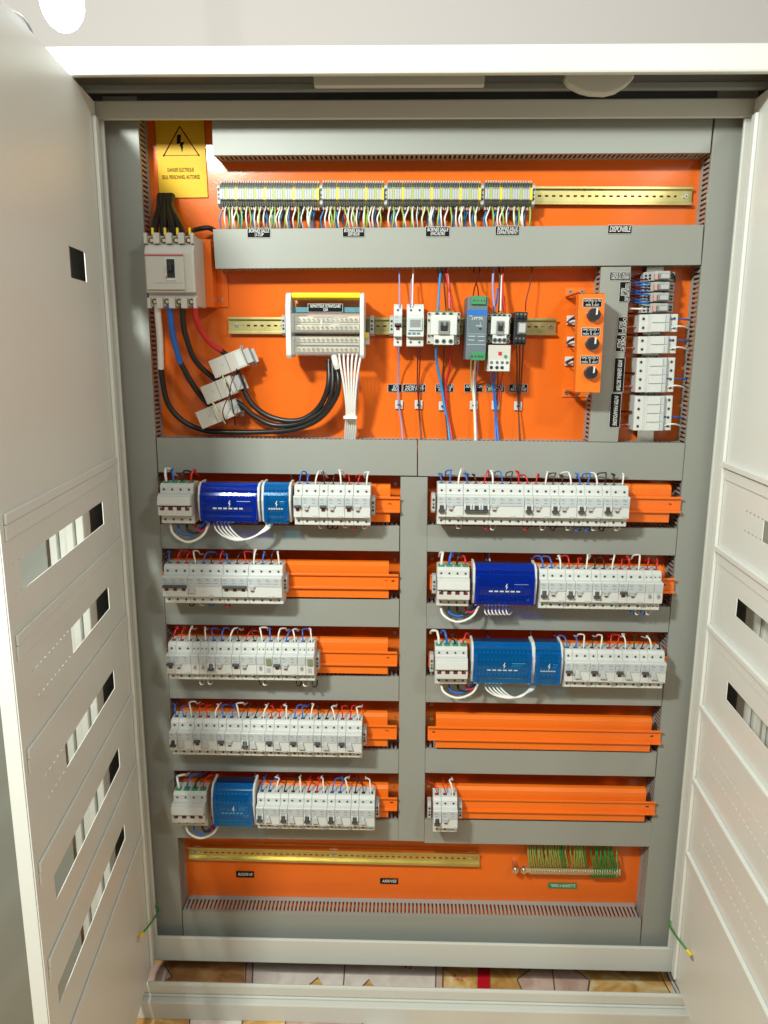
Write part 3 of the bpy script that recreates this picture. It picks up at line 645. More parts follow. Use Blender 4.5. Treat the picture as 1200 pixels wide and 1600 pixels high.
# ------------------------------------------------------------------ blue distribution blocks
def bolt(q, x, z, y, s, k='labelw'):
    P = [(.1, 1), (-.35, .05), (.0, .1), (-.12, -.95), (.38, .2), (.05, .15), (.3, 1)]
    q.extr([(x+a*s, y, z+b_*s) for a, b_ in P], (0, .0003, 0), k)
def blueblock(row, u0, u1, v0, v1, k, label):
    mt = RM[row]; a = mt.inverted() @ at(u0, v0, YR-.05); e = mt.inverted() @ at(u1, v1, YR-.05); w = e.x-a.x; h = a.z-e.z; zc = (a.z+e.z)/2; m = mt @ Matrix.Translation((a.x, 0, zc))
    t = thing('distribution_block', label, 'distribution block', m, 'blue covered distribution blocks'); H2 = h/2
    for x in (0, w-.005): q = MB(); q.prism([(0, -H2*.8), (-.045, -H2*.9), (-.054, -H2*.3), (-.0575, H2*.2), (-.05, H2*.85), (-.035, H2), (0, H2)], x, x+.005, 'plast'); link('end_cheek', q.mesh('end_cheek'), t, bev=.001)
    q = MB()
    for i, (z, y) in enumerate(((-.028, -.036), (-.009, -.046), (.010, -.046), (.026, -.038))):
        q.box(.006, w-.006, y, -.004, z-.006, z+.006, 'black' if i % 2 else 'dgrey')
        x = .011
        while x < w-.01: q.cyl((x, y-.0002, z), (0, -1, 0), .0031, .0012, 'steel', 8); x += .0085
    link('busbars', q.mesh('busbars'), t)
    q = MB(); pr = [(-.046, -H2), (-.054, -H2+.006), (-.0545, -H2+.015), (-.0585, -H2+.020)] + [(-.0615+.0056*a*a, .002+a*(H2-.020)) for a in (-.75, -.5, -.25, 0, .25, .5, .75, 1)] + [(-.0535, H2-.0175)] + [(-.0535+.018*a**1.8, H2-.0175+.0175*a**.7) for a in (.15, .3, .45, .6, .8, 1)]
    inn = [(y+.0014, z*.98) for y, z in reversed(pr)]; q.prism(pr+inn, .0052, w-.0052, k)
    bc = link('blue_cover', q.mesh('blue_cover'), t, bev=.0005)
    q = MB(); q.box(.006, w-.006, -.026, -.004, -H2*.92, H2*.92, 'navy'); link('inner_block', q.mesh('inner_block'), t)
    for x in (.0054, w-.0134): q = MB(); q.box(x, x+.008, -.0625, -.040, -H2+.010, H2-.022, k); link('cover_rib', q.mesh('cover_rib'), t, bev=.001)
    q = MB(); bolt(q, w*.52, .0015, -.0617, .0075); 
    for i in range(3): q.box(w*.64, w*.64+min(.03, w*.22)*(1-.2*i), -.0612, -.0606, .007-i*.0035, .0080-i*.0035, 'plast2')
    for i in range(6): q.box(w*.25+i*w*.085, w*.25+i*w*.085+w*.06, -.0608, -.0602, -.0095, -.0062, 'plast2')
    link('printing', q.mesh('printing'), t)
    return t
blueblock('L1', 309, 407, 755, 819, 'blueD', 'long dark blue covered block in the top left row')
blueblock('L1', 408.5, 455.5, 755, 820, 'blueL', 'short sky blue covered block in the top left row')
blueblock('R2', 739.5, 836.5, 883, 949, 'blueD', 'long royal blue covered block in the second right row')
blueblock('R3', 737, 832, 1006, 1071, 'blueL', 'long sky blue covered block in the third right row')
blueblock('R3', 833.5, 877, 1007, 1073, 'blueL', 'short sky blue covered block beside the longer one')
blueblock('L5', 329.5, 400, 1228, 1294, 'blueL', 'blue covered block in the lowest left row')
# wires hanging below main switches / blocks
def pw(px, k, label, r, Y=-.045, group=None):
    pts = []
    for p in px: pts.append(at(p[0], p[1], p[2] if len(p) > 2 else Y))
    return wire(pts, k, label, r, group)
HG = 'wires hanging below the main switches'
def below(u0, v0, u1, v1, deep, row):
    du = (u1-u0)
    pw([(u0, v0-4, -.04), (u0+4, v0+deep*.45, -.055), (u0+du*.3, v0+deep*.93, -.062), (u0+du*.55, v0+deep, -.062), (u0+du*.85, v0+deep*.55, -.055), (u1, v1-4, -.04)], 'wW', 'thick white loop below the main switch of the %s row' % row, .0028, -.05, HG)
    for i, (k, nm) in enumerate((('wB', 'blue'), ('wK', 'black'), ('wR', 'red'))):
        s = u0+13*(i+1); e = u1-6+i*3
        pw([(s, v0-4, -.03), (s+2, v0+deep*.38-i*2, -.035), (s+(e-s)*.5, v0+deep*.55-i*3, -.035), (e, v0-5, -.03)], k, '%s loop below the main switch of the %s row' % (nm, row), .0026, -.05, HG)
below(266, 822, 327, 820, 24, 'top left'); below(688, 951, 748, 951, 20, 'second right'); below(689, 1073, 747, 1073, 17, 'third right'); below(290, 1293, 341, 1294, 16, 'lowest left')
for i in range(5):
    pw([(334+i*5.5, 817, -.04), (338+i*6, 828, -.055), (350+i*6.5, 838+i*.7, -.06), (372+i*4, 844.5-i*.6, -.062), (397+i*2.2, 838-i, -.058), (413+i*1.6, 826, -.05), (418+i*2, 817, -.04)], 'wW', '%s white bridge wire below the top left blue blocks' % nth(i), .0019, -.05, 'white bridge wires below the blue blocks')
    pw([(757+i*5.5, 1070, -.04), (762+i*6, 1079, -.055), (775+i*6, 1087+i*.4, -.06), (797+i*4, 1091-i*.5, -.062), (815+i*2.2, 1086-i, -.058), (826+i*1.6, 1078, -.05), (829+i*2, 1071, -.04)], 'wW', '%s white bridge wire below the third right blue blocks' % nth(i), .0019, -.05, 'white bridge wires below the blue blocks')
for i in range(7):
    pw([(757+i*5.6, 947, -.035), (758+i*5.6, 957, -.05), (762+i*5.6, 960.5, -.045), (766+i*5.6, 955, -.02), (767+i*5.6, 946, .0)], 'wW', '%s short white wire curl below the royal blue block' % nth(i), .0016, -.05, 'short white curls below the royal blue block')
def curls(row, u, v, k, nm, cnt, r=.0015):
    e_ = R.uniform(.2, .75) if row != 'R2' else 1; pw([(u, v-6, -.035), (u+.6, v+3*e_, -.042), (u+4, v+5.5*e_, -.040), (u+7, v+1, -.025), (u+8, v-7, -.01)], k, '%s %s wire tail below the %s row' % (nth(cnt), nm, RN[row]), r, -.04, 'wire tails below the breaker rows')
tails = {'L1': [(498, 822, 'W'), (512, 824, 'K'), (520, 824, 'K'), (536, 822, 'W'), (549, 824, 'R'), (566, 822, 'W')],
         'R1': [(713, 824, 'W'), (757, 824, 'R'), (766, 824, 'W'), (818, 825, 'R'), (844, 825, 'W'), (860, 826, 'K'), (884, 826, 'W'), (899, 827, 'B'), (914, 827, 'B'), (924, 827, 'W'), (936, 827, 'K'), (960, 827, 'W')],
         'L2': [(296, 944, 'K'), (312, 944, 'W'), (327, 944, 'B'), (352, 945, 'R')],
         'R2': [(985, 954, 'B'), (992, 955, 'W'), (1001, 955, 'B'), (1009, 955, 'W')],
         'L3': [(312, 1066, 'W'), (325, 1066, 'W'), (405, 1067, 'K'), (411, 1068, 'W'), (463, 1069, 'K'), (474, 1070, 'W'), (488, 1070, 'K')]}
for row, L in tails.items():
    cc = {}
    for u, v, c in L: i = cc.get(c, 0); cc[c] = i+1; curls(row, u, v, WCOL[c][0], WCOL[c][1], i)
# faint wires entering blocks from above
for u, v, k, nm, rn in ((455, 745, 'wW', 'white', 'top left'), (764, 868, 'wW', 'white', 'second right'), (759, 868, 'wB', 'blue', 'second right'), (762, 990, 'wB', 'blue', 'third right'), (829, 990, 'wW', 'white', 'third right'), (398, 1208, 'wW', 'white', 'lowest left')):
    pw([(u, v-4, .045), (u+1, v+6, .03), (u+2, v+13, .0), (u+2, v+22, -.03)], k, 'short %s wire dropping behind the blue block of the %s row' % (nm, rn), .002)
# ------------------------------------------------------------------ upper field: sign
def plaque(name, px, Y, k, label, cat, text=None, tsize=.0055, tk='labelw', vert=False, rim=None, shear=.25, group=None, sx=1., parent=None):
    a = at(px[0], px[1], Y); e = at(px[2], px[3], Y); w, h = abs(e.x-a.x), abs(a.z-e.z); c = (a+e)/2
    mt = Matrix.Translation((c.x, Y, c.z)); t = thing(name, label, cat, mt, group) if parent is None else link(name, None, parent, mt)
    q = MB()
    if rim: q.box(-w/2, w/2, -.0006, 0, -h/2, h/2, rim); q.box(-w/2+.0007, w/2-.0007, -.0009, -.0006, -h/2+.0007, h/2-.0007, k)
    else: q.box(-w/2, w/2, -.0009, 0, -h/2, h/2, k)
    link('plate', q.mesh('plate'), t)
    if text:
        o = link('lettering', text_mesh(text, tsize, tk, shear, line=.78, sx=sx), t); o.location = (0, -.0012, 0)
        if vert: o.rotation_euler = (0, math.pi/2, 0)
        bw = max(v.co.x for v in o.data.vertices)-min(v.co.x for v in o.data.vertices); bh = max(v.co.z for v in o.data.vertices)-min(v.co.z for v in o.data.vertices)
        W_, H_ = (h, w) if vert else (w, h); s = min(1.6, (W_*.88)/bw, ) ; s2 = min(1.9, (H_*.76)/bh); o.scale = (s, 1, s2)
    return t
sgn = thing('warning_sign', 'yellow electrical hazard sign with black triangle and lightning bolt', 'sign', frame(at(284, 252, .057), at(321, 250, .057)-at(244, 251, .057)))
sw = (at(321, 250, .057)-at(245, 250, .057)).length/2; sh = (at(284, 192, .057)-at(284, 307, .057)).length/2
q = MB(); q.box(-sw, sw, -.001, 0, -sh, sh+.01, 'sign'); link('plate', q.mesh('plate'), sgn, bev=.0003)
q = MB(); T = [(0, .066), (-.036, .011), (.036, .011)]
for a, e in ((T[0], T[1]), (T[1], T[2]), (T[2], T[0])):
    A, E_ = Vector((a[0], 0, a[1])), Vector((e[0], 0, e[1])); d = (E_-A).normalized(); nn = d.cross(Vector((0, 1, 0)))*(.0011 if a != T[1] else .0005)
    q.extr([Vector((p_.x, -.0013, p_.z)) for p_ in (A-nn, E_-nn, E_+nn, A+nn)], (0, .0003, 0), 'labelk')
for p_ in T[1:]: q.cyl((p_[0], -.0013, p_[1]), (0, -1, 0), .002, .0001, 'labelk', 8)
P = [(.10, 1), (-.42, 1), (-.48, -.05), (-.12, .0), (-.2, .35), (.1, -.1), (-.02, -.35), (.12, -1.05), (.38, -.3), (.22, -.32), (.52, .15), (-.02, .25)]
q.extr([(a*.016, -.0013, .034+b_*.0165) for a, b_ in [(.12, 1), (-.4, .95), (-.5, -.1), (-.05, -.02), (-.15, -.35), (.0, -.4), (.12, -1.1), (.32, -.35), (.18, -.38), (.55, .2), (.0, .1)]], (0, .0003, 0), 'labelk')
link('hazard_symbol', q.mesh('hazard_symbol'), sgn)
for z, tx, s_ in ((-.017, 'DANGER ELECTRIQUE', .0052), (-.031, 'SEUL PERSONNEL AUTORISE', .0052)):
    o = link('lettering', text_mesh(tx, .010, 'labelk', 0), sgn); o.location = (-.003, -.0013, z); bw = max(v.co.x for v in o.data.vertices)*2
    o.scale = ((.055 if z > -.02 else .078)/bw, 1, 1.05)
# labels on the terminal duct
for i, (x0, x1, y0, y1, tx) in enumerate(((386, 423, 356.5, 371.5, 'BORNES SALLE\nU-TUP'), (535, 570, 356, 370.5, 'BORNES SALLE\nSERVEUR'), (665, 702.5, 354, 370, 'BORNES SALLE\nENCADRE'), (774, 811, 353, 368, 'BORNES SALLE\nDEPARTEMENT'), (950, 987, 351.5, 365.5, 'DISPONIBLE'))):
    plaque('duct_label', (x0, y0, x1, y1), -.0015, 'labelk', ('small black label plate, %s from the left on the upper duct' % nth(i)) if i < 4 else 'single-line black label plate at the right end of the upper duct', 'label', tx, .008, rim='labelw', group='black engraved labels')
# ------------------------------------------------------------------ terminal strip
def terminal(q, k0):
    w = .0050; k = 'tgrey' if k0 == 'lgrey' else k0
    q.prism([(0, -.027), (-.020, -.027), (-.026, -.022), (-.030, -.012), (-.038, -.010), (-.038, .010), (-.030, .012), (-.026, .024), (-.020, .028), (0, .028)], .0001, w, k)
    q.box(.0009, .0042, -.0315, -.0262, -.0215, -.0130, 'hole'); q.box(.0009, .0042, -.0302, -.0262, .0140, .0225, 'hole')
    q.box(.0010, .0041, -.0262, -.0205, -.0280, -.0228, 'pink'); q.box(.0010, .0041, -.0285, -.0245, .0230, .0270, 'pink')
    if k0 == 'lgrey': q.box(.0004, .0047, -.0384, -.0379, -.009, .009, 'lgrey')
M['tgrey'] = mat('terminal_grey', (.27, .28, .26), .45)
tm = {'lgrey': None, 'yellow': None, 'tgy': None}
M['tgy'] = mat('green_yellow_terminal', (.36, .42, .10), .45)
cnt = 0; TU = [(345, 499, 41), (503.5, 600, 26), (605.5, 751, 39), (757, 831, 19)]
tn = 0
for gi, (u0, u1, n) in enumerate(TU):
    a = at(u0, 304.6, .045-.03); e = at(u1, 305.2, .045-.03); st = (e-a).length/n; base = frame(Vector((a.x, .045, (a.z+e.z)/2+.001)), e-a)
    for i in range(n):
        kk = 'lgrey'
        if i % 4 == 2: kk = 'yellow' if (i//4) % 3 == 1 else 'tgy'
        if i == n-1: kk = 'yellow'
        me = cm('term|'+kk, lambda q, kk=kk: terminal(q, kk))
        o = link('terminal_block', me, None, base @ Matrix.Translation((i*st, 0, 0)) @ Matrix.Diagonal((st/.0052, 1, 1, 1)))
        tag(o, '%s %s terminal from the left in the %s terminal group' % (nth(i), {'lgrey': 'grey', 'yellow': 'yellow', 'tgy': 'green-yellow'}[kk], nth(gi)), 'terminal', 'rail terminals of the upper strip')
    o = clamp(base, n*st+.0002, 'end clamp closing the %s terminal group' % nth(gi)); o.scale = (.8, 1.1, 1.1)
    if gi == 0: o = clamp(base, -.0075, 'end clamp before the first terminal group'); o.scale = (.8, 1.1, 1.1)
    # wires under the group
    seqs = 'CWYCWYWYCCWYRCWYWKWCYWYCWWCYWCRWYKCWYWWC'; m_ = int(n*1.0); cc = {}
    for j in range(m_):
        c = seqs[(j+gi*3) % len(seqs)]; k, nm = {'Y': ('wY', 'green-yellow'), **{kk: v for kk, v in WCOL.items()}}[c]
        i0 = cc.get(c, 0); cc[c] = i0+1; f0 = (j+.5)/m_; u = u0+3+(u1-u0-5)*f0+R.uniform(-.8, .8)
        bow = R.uniform(2.0, 5.5); ub = u+R.uniform(-3, 2)
        if c in 'YK': bow = -R.uniform(.5, 3.5)
        if c in 'CR': Yo = .02
        else: Yo = .0
        pw([(u, 322, .020), (u-bow*.5, 329, .006+Yo), (ub-bow, 341, .002+Yo), (ub-bow*.7, 351, .006+Yo), (ub-bow*.1, 362, .02+Yo*.5)], k, '%s %s wire under the %s terminal group' % (nth(i0), nm, nth(gi)), .0016 if c != 'W' else .00165, 0, 'wires dropping from the terminal strip')
# ------------------------------------------------------------------ moulded case breaker
YF = -.072
a = at(223, 380, YF); e = at(301, 381, YF); bt_ = at(232, 466, YF); w = e.x-a.x
top = at(260, 366, YF).z; bot = at(265, 478, YF).z; h = top-bot; mt = Matrix.Translation((a.x, 0, (top+bot)/2))
t = thing('power_breaker', 'large four-pole moulded case breaker with black lever and red stripe', 'power breaker', mt)
q = MB(); H2 = h/2; q.prism([(.012, -H2), (-.05, -H2), (-.054, -H2+.002), (-.054, -H2+.024), (YF+.006, -H2+.026), (YF+.004, H2-.034), (-.06, H2-.018), (-.054, H2-.016), (-.054, H2-.002), (-.05, H2), (.012, H2)], 0, w, 'mccb')
link('case', q.mesh('case'), t, bev=.0015)
q = MB(); q.box(.003, w*.80, YF+.0005, YF+.0055, -.036, .030, 'mccb'); link('front_cover', q.mesh('front_cover'), t, bev=.001)
q = MB()
pw_ = w/4
for i in range(5):
    for s_, zz in ((1, H2-.016), (-1, -H2-.004)): q.box(max(0, i*pw_-.006), min(w, i*pw_+.006), -.066, -.0542, zz, zz+.020, 'mccb')
link('pole_barriers', q.mesh('pole_barriers'), t, bev=.0008)
q = MB()
for i in range(4):
    for zz in (H2-.009, -H2+.009): q.cyl(((i+.5)*pw_, -.0541, zz), (0, -1, 0), .006, .0006, 'hole', 14); q.cyl(((i+.5)*pw_, -.0546, zz), (0, -1, 0), .0035, .001, 'brass', 10)
link('terminal_screws', q.mesh('terminal_screws'), t)
q = MB(); q.box(.001, w*.80, YF-.0012, YF+.001, .0275, .0295, 'wR'); link('red_stripe', q.mesh('red_stripe'), t)
q = MB(); q.box(w*.42, w*.63, YF-.001, YF+.001, -.019, .024, 'labelw'); q.box(w*.46, w*.62, YF-.0022, YF-.001, -.014, .021, 'black'); link('lever_window', q.mesh('lever_window'), t, bev=.0005)
q = MB(); q.box(w*.50, w*.58, YF-.012, YF-.0022, -.002, .011, 'black'); link('lever', q.mesh('lever'), t, bev=.001)
q = MB(); q.box(w*.43, w*.45, YF-.0012, YF, -.016, -.010, 'wR'); q.box(.02, w*.76, YF-.0002, YF+.0004, -.0235, -.0225, 'lgrey'); q.box(.02, w*.76, -.0, 0.0002, 0, .0001, 'lgrey'); link('markings', q.mesh('markings'), t)
q = MB()
for i in range(4): q.box(i*pw_+.014, i*pw_+.018, -.060, -.054, H2, H2+.014, 'yellow')
link('insulator_tabs', q.mesh('insulator_tabs'), t, bev=.0005)
# bracket
br = thing('mounting_bracket', 'orange raised bracket behind the power breaker', 'bracket'); q = MB(); aa = at(226, 374, .015); ee = at(334, 480, .015)
q.box(a.x+.004, ee.x, .0125, .016, ee.z, aa.z, 'orange'); q.box(ee.x-.003, ee.x, .016, .056, ee.z, aa.z, 'orange'); q.box(ee.x-.003, ee.x+.022, .0562, .0592, ee.z+.002, aa.z-.002, 'orange'); q.box(a.x+.004, ee.x-.003, .016, .056, ee.z, ee.z+.003, 'orange')
link('bracket_plate', q.mesh('bracket_plate'), br, bev=.0012); q = MB(); screw(q, at(329, 468, .0298), .0028); screw(q, at(345.5, 468, .056), .0038); link('screws', q.mesh('screws'), br)
# black bundle above
for i, (ub, ut) in enumerate(((238, 251), (254, 257), (269, 263), (283, 268))):
    pw([(ub+3, 372, -.045), (ub+1+(ut-ub)*.25, 352, -.02), (ut-1, 325, .02), (ut, 306, .045)], 'wK', '%s of four thick black cables tapering up from the power breaker' % nth(i), .0080, group='black supply cables above the power breaker')
q = MB()
for i in range(10):
    u = 249+i*2.4; q.tube([at(u, 314, .035), at(u+R.uniform(-1, 1), 309, .042), at(u+R.uniform(-2, 2), 304, .05)], .0016, 'wK', n=5)
solo('frayed_tape', q, 'frayed black tape ends on the warning sign edge', 'tape')
pw([(291, 372, -.03), (300, 361, .0), (312, 357.5, .02), (326, 356, .03), (338, 362, .04)], 'wK', 'black corrugated sleeve curving into the upper duct', .005)
# main cables
CG = 'thick feed cables below the power breaker'
def cable(px, k, label, r=.0058, Y=.0): return pw(px, k, label, r, Y, CG)
cable([(246, 474, -.05), (247, 495, -.04), (250, 530, -.02), (251.5, 576, .0)], 'wW', 'white sleeved cable below the power breaker', .0066)
cable([(251.5, 574, .0), (253, 588, .005), (262, 630, .012), (286, 658, .02), (318, 672, .03), (350, 675, .035), (410, 675, .03), (462, 670, .015), (500, 653, .0), (524, 622, -.015), (529, 595, -.02), (524, 562, -.005)], 'wK', 'lowest thick black cable looping to the terminal bank')
cable([(265, 474, -.05), (267, 500, -.04), (271, 528, -.02), (282, 568, .0)], 'wB', 'blue sleeved cable below the power breaker', .0062)
cable([(282, 566, .0), (298, 596, .008), (322, 628, .02), (345, 640, .028), (368, 628, .02), (396, 649, .022), (428, 664, .02), (468, 661, .01), (505, 641, .0), (519, 612, -.015), (520, 562, -.005)], 'wK', 'middle thick black cable looping to the terminal bank')
cable([(285, 474, -.05), (286, 500, -.04), (290, 524, -.02), (305, 563, .0), (333, 590, .015), (352, 600, .03)], 'wK', 'black cable from the power breaker into the transformers')
cable([(369, 575, .02), (375, 592, .018), (392, 629, .018), (424, 652, .016), (466, 657, .008), (497, 638, .0), (513, 603, -.015), (514, 562, -.005)], 'wK', 'uppermost thick black cable looping to the terminal bank')
cable([(304, 474, -.05), (306, 495, -.04), (313, 515, -.02), (330, 537, .0), (346, 548, .01)], 'wR', 'red sleeved cable below the power breaker', .0056)
cable([(344, 547, .01), (352, 553, .015), (360, 562, .02)], 'wK', 'short black cable end entering the topmost transformer', .0056)
# current transformers
for i, (cs, Yc, lb_) in enumerate((([(325.2, 564.7), (375.6, 544), (385.9, 571), (336.6, 591.8)], -.012, 'topmost'), ([(312.2, 604.8), (359, 585.8), (371.8, 614.5), (323, 632.4)], -.008, 'middle'), ([(304.6, 644.8), (355, 624), (365.8, 650.3), (316.5, 670.8)], -.004, 'lowest'))):
    P = [at(u, v, Yc) for u, v in cs]; c = sum(P, Vector())/4; xd = (P[1]-P[0]).normalized(); mt = frame(c, xd); w = (P[1]-P[0]).length/2; h = (P[0]-P[3]).length/2
    t = thing('current_transformer', '%s of three tilted white current transformers' % lb_, 'transformer', mt, 'white current transformers')
    q = MB(); q.box(-w, w, 0, .034, -h, h, 'mccb'); link('housing', q.mesh('housing'), t, bev=.0012)
    q = MB(); q.box(-.0008, .0008, -.0004, .0, -h+.001, h-.001, 'mgrey'); q.cyl((-.012, 0, .002), (0, -1, 0), .003, .0003, 'lgrey', 12); q.box(w*.55, w*.9, -.0006, 0, -h*.8, h*.8, 'plast'); link('lid_seam', q.mesh('lid_seam'), t)
    q = MB(); q.box(w, w+.013, .012, .034, -h*.8, h*.8, 'lgrey'); q.box(w, w+.020, .033, .036, -h*.95, h*.6, 'lgrey'); link('foot', q.mesh('foot'), t, bev=.001)
    q = MB(); screw(q, (w+.010, .032, -h*1.15), .0035); screw(q, (w-.002, .030, h*1.2), .0035); link('foot_screw', q.mesh('foot_screw'), t)
pw([(346, 586, -.014), (352, 596, -.022), (357, 606, -.028), (360, 618, -.025), (364, 640, -.01), (368, 664, .02)], 'wK', 'thin dark wire beside the lower transformers', .0014)
pw([(370, 576, -.014), (366, 588, -.026), (361, 600, -.03), (359, 615, -.028), (352, 630, -.026), (348, 645, -.022), (353, 660, -.0)], 'wN', 'thin maroon wire hanging from the topmost transformer', .0013)
pw([(330, 628, -.012), (335, 633, -.022), (339, 642, -.024), (346, 652, -.015), (352, 662, .0)], 'wO', 'thin yellowish wire on the lowest transformer', .0018)
pw([(347, 586, -.014), (350, 592, -.022), (353, 600, -.024), (356, 606, -.02)], 'wO', 'thin pale wire on the middle transformer', .0015)
# ------------------------------------------------------------------ covered terminal bank
YB = -.045; mt = Matrix.Translation((at(446, 510, YB).x, 0, at(446, 508, YB).z))
L0 = lambda u, v, Y: (at(u, v, Y)-mt.translation)
t = thing('terminal_bank', 'wide white terminal bank with clear covers and yellow top bar', 'terminal bank', mt)
q = MB()
zt_ = L0(460, 456, YB).z; zb_ = L0(460, 560, YB).z; wL = L0(465, 500, YB).x*.45; wR0 = L0(562, 500, YB).x; wR1 = L0(569, 500, YB).x
pf_ = [(.044, zb_*.5), (.02, zb_*.95), (YB+.006, zb_), (YB, zb_*.9), (YB, zt_*.55), (YB+.012, zt_*.96), (YB+.02, zt_), (.01, zt_*.92), (.044, zt_*.3)]
for x0_, x1_ in ((0, wL), (wR0, wR1)): q = MB(); q.prism(pf_, x0_, x1_, 'plast'); link('end_cheek', q.mesh('end_cheek'), t, bev=.002)
q = MB(); q.prism([(.03, zt_-.012), (-.02, zt_-.014), (-.030, zt_-.010), (-.031, zt_-.002), (-.022, zt_+.001), (.03, zt_)], wL, wR0, 'yellow'); link('yellow_bar', q.mesh('yellow_bar'), t, bev=.0015)
q = MB(); q.box(wL, wR0, .036, .040, zb_*.8, zt_*.85, 'pink'); link('backing', q.mesh('backing'), t)
q = MB(); z1 = L0(500, 480, -.02).z; z2 = L0(500, 488, -.02).z; q.box(wL, wR0, -.02, -.014, z2, z1, 'teal'); link('teal_strip', q.mesh('teal_strip'), t)
q = MB()
for i, v in enumerate((498, 511, 530, 545)):
    z = L0(500, v, -.01).z; q.box(wL+.004, wR0-.003, -.018 if i % 2 else -.008, .03, z-.006, z+.004, 'brass'); n = 13
    for j in range(n): x = wL+.012+(wR0-wL-.022)*j/(n-1); y = (-.018 if i % 2 else -.008); q.cyl((x, y, z-.001), (0, -1, 0), .0034, .003, 'steel', 8); q.cyl((x, y-.003, z-.001), (0, -1, 0), .0016, .0003, 'hole', 6)
    q.box(wL+.002, wR0-.002, -.004, .034, z-.011, z-.0065, 'lgrey')
link('brass_bars', q.mesh('brass_bars'), t)
q = MB()
for v0, v1 in ((489, 521), (525, 556)):
    z1, z2 = L0(500, v0, YB).z, L0(500, v1, YB).z; q.prism([(-.030, z1), (YB+.006, z1), (YB+.003, z1-.006), (YB+.003, z2+.002), (-.035, z2), (-.034, z2+.0012), (YB+.0042, z2+.003), (YB+.0042, z1-.006), (YB+.007, z1-.0012), (-.030, z1-.0012)], wL, wR0, 'clear')
link('clear_cover', q.mesh('clear_cover'), t)
q = MB(); bolt(q, L0(502, 505, YB).x, L0(502, 505, YB).z, YB+.0024, .008)
for i in range(6): q.box(L0(518, 500, YB).x, L0(531, 500, YB).x-.0015*(i % 2), YB+.0022, YB+.0028, L0(500, 496+i*2.7, YB).z-.0008, L0(500, 496+i*2.7, YB).z, 'labelw')
link('printing', q.mesh('printing'), t)
q = MB(); c = L0(573, 524, -.02); q.cyl((c.x-.002, -.01, c.z), (0, -1, 0), .0055, .012, 'yellow', 14); q.box(wR1, wR1+.008, -.01, .03, c.z-.018, c.z+.006, 'plast'); link('yellow_knob', q.mesh('yellow_knob'), t, bev=.001)
plaque('bank_label', (481, 474.5, 535.5, 488), -.028, 'labelk', 'black engraved label on the covered terminal bank', 'label', 'REPARTITEUR TETRAPOLAIRE\n125A', .006, rim='labelw', group='black engraved labels')
for u, nm in ((440, 'left of'), (578, 'right of')):
    p = RMM.inverted() @ at(u, 508, .02); clamp(RMM, p.x, 'end clamp %s the covered terminal bank' % nm)
# white bundle
for i in range(6):
    pw([(530+i*7, 553, -.03), (531.5+i*6, 568, -.035), (537+i*4, 600, -.03), (541.5+i*2.6, 640, -.015), (540+i*3.2, 668, .01), (539+i*3, 688, .03)], 'wW', '%s wire of the white bundle from the terminal bank' % nth(i), .0024, group='white bundle below the terminal bank')
pw([(522, 556, -.03), (524, 566, -.035), (527, 575, -.03)], 'wW', 'thick white cable end at the terminal bank', .0062)
pw([(560, 556, -.02), (560, 600, -.02), (556, 640, -.0), (553, 686, .03)], 'wL', 'violet wire behind the white bundle', .0013)
q = MB(); c = at(547.5, 652, -.012); q.box(c.x-.014, c.x+.014, -.021, .004, c.z-.003, c.z+.003, 'wW'); solo('cable_tie', q, 'white tie strapped around the white wire bundle', 'cable tie', bev=.001)
# ------------------------------------------------------------------ devices on the middle rail
def on_mid(u, v, Y=.002): p = RMM.inverted() @ at(u, v, Y); return p.x, p.z
x, _ = on_mid(615, 510); device(RMM, x, 1, 'mcb', 'single white breaker beside the digital timer on the middle rail', 'devices on the middle rail', up='on')
clamp(RMM, x-.0085, 'end clamp left of the single breaker on the middle rail')
x, _ = on_mid(635.2, 510); tt_ = device(RMM, x, 2, 'timer', 'white digital timer with grey display on the middle rail', 'devices on the middle rail')
link('display', cm('tdisp', lambda q: (q.box(.004, .0315, -.0625, -.0585, -.010, .0145, 'plast2'), q.box(.007, .0285, -.0630, -.0625, -.004, .011, 'mgrey'))), tt_, bev=.0008)
link('bezel', cm('tbez', lambda q: [q.box(.003+i*.009, .0095+i*.009, -.0595, -.0583, -.018, -.014, 'teal') for i in range(3)]), tt_)
def boxdev(name, label, cat, px, Yf, Yb, k, group='devices on the middle rail', bev=.0015):
    P = [at(u, v, Yf) for u, v in px]; c = sum(P, Vector())/4; mt = frame(Vector((c.x, 0, c.z)), P[1]-P[0]); w = (P[1]-P[0]).length/2; h = (P[0]-P[3]).length/2
    t = thing(name, label, cat, mt, group); q = MB(); q.box(-w, w, Yf, Yb, -h, h, k); link('housing', q.mesh('housing'), t, bev=bev); return t, w, h, mt
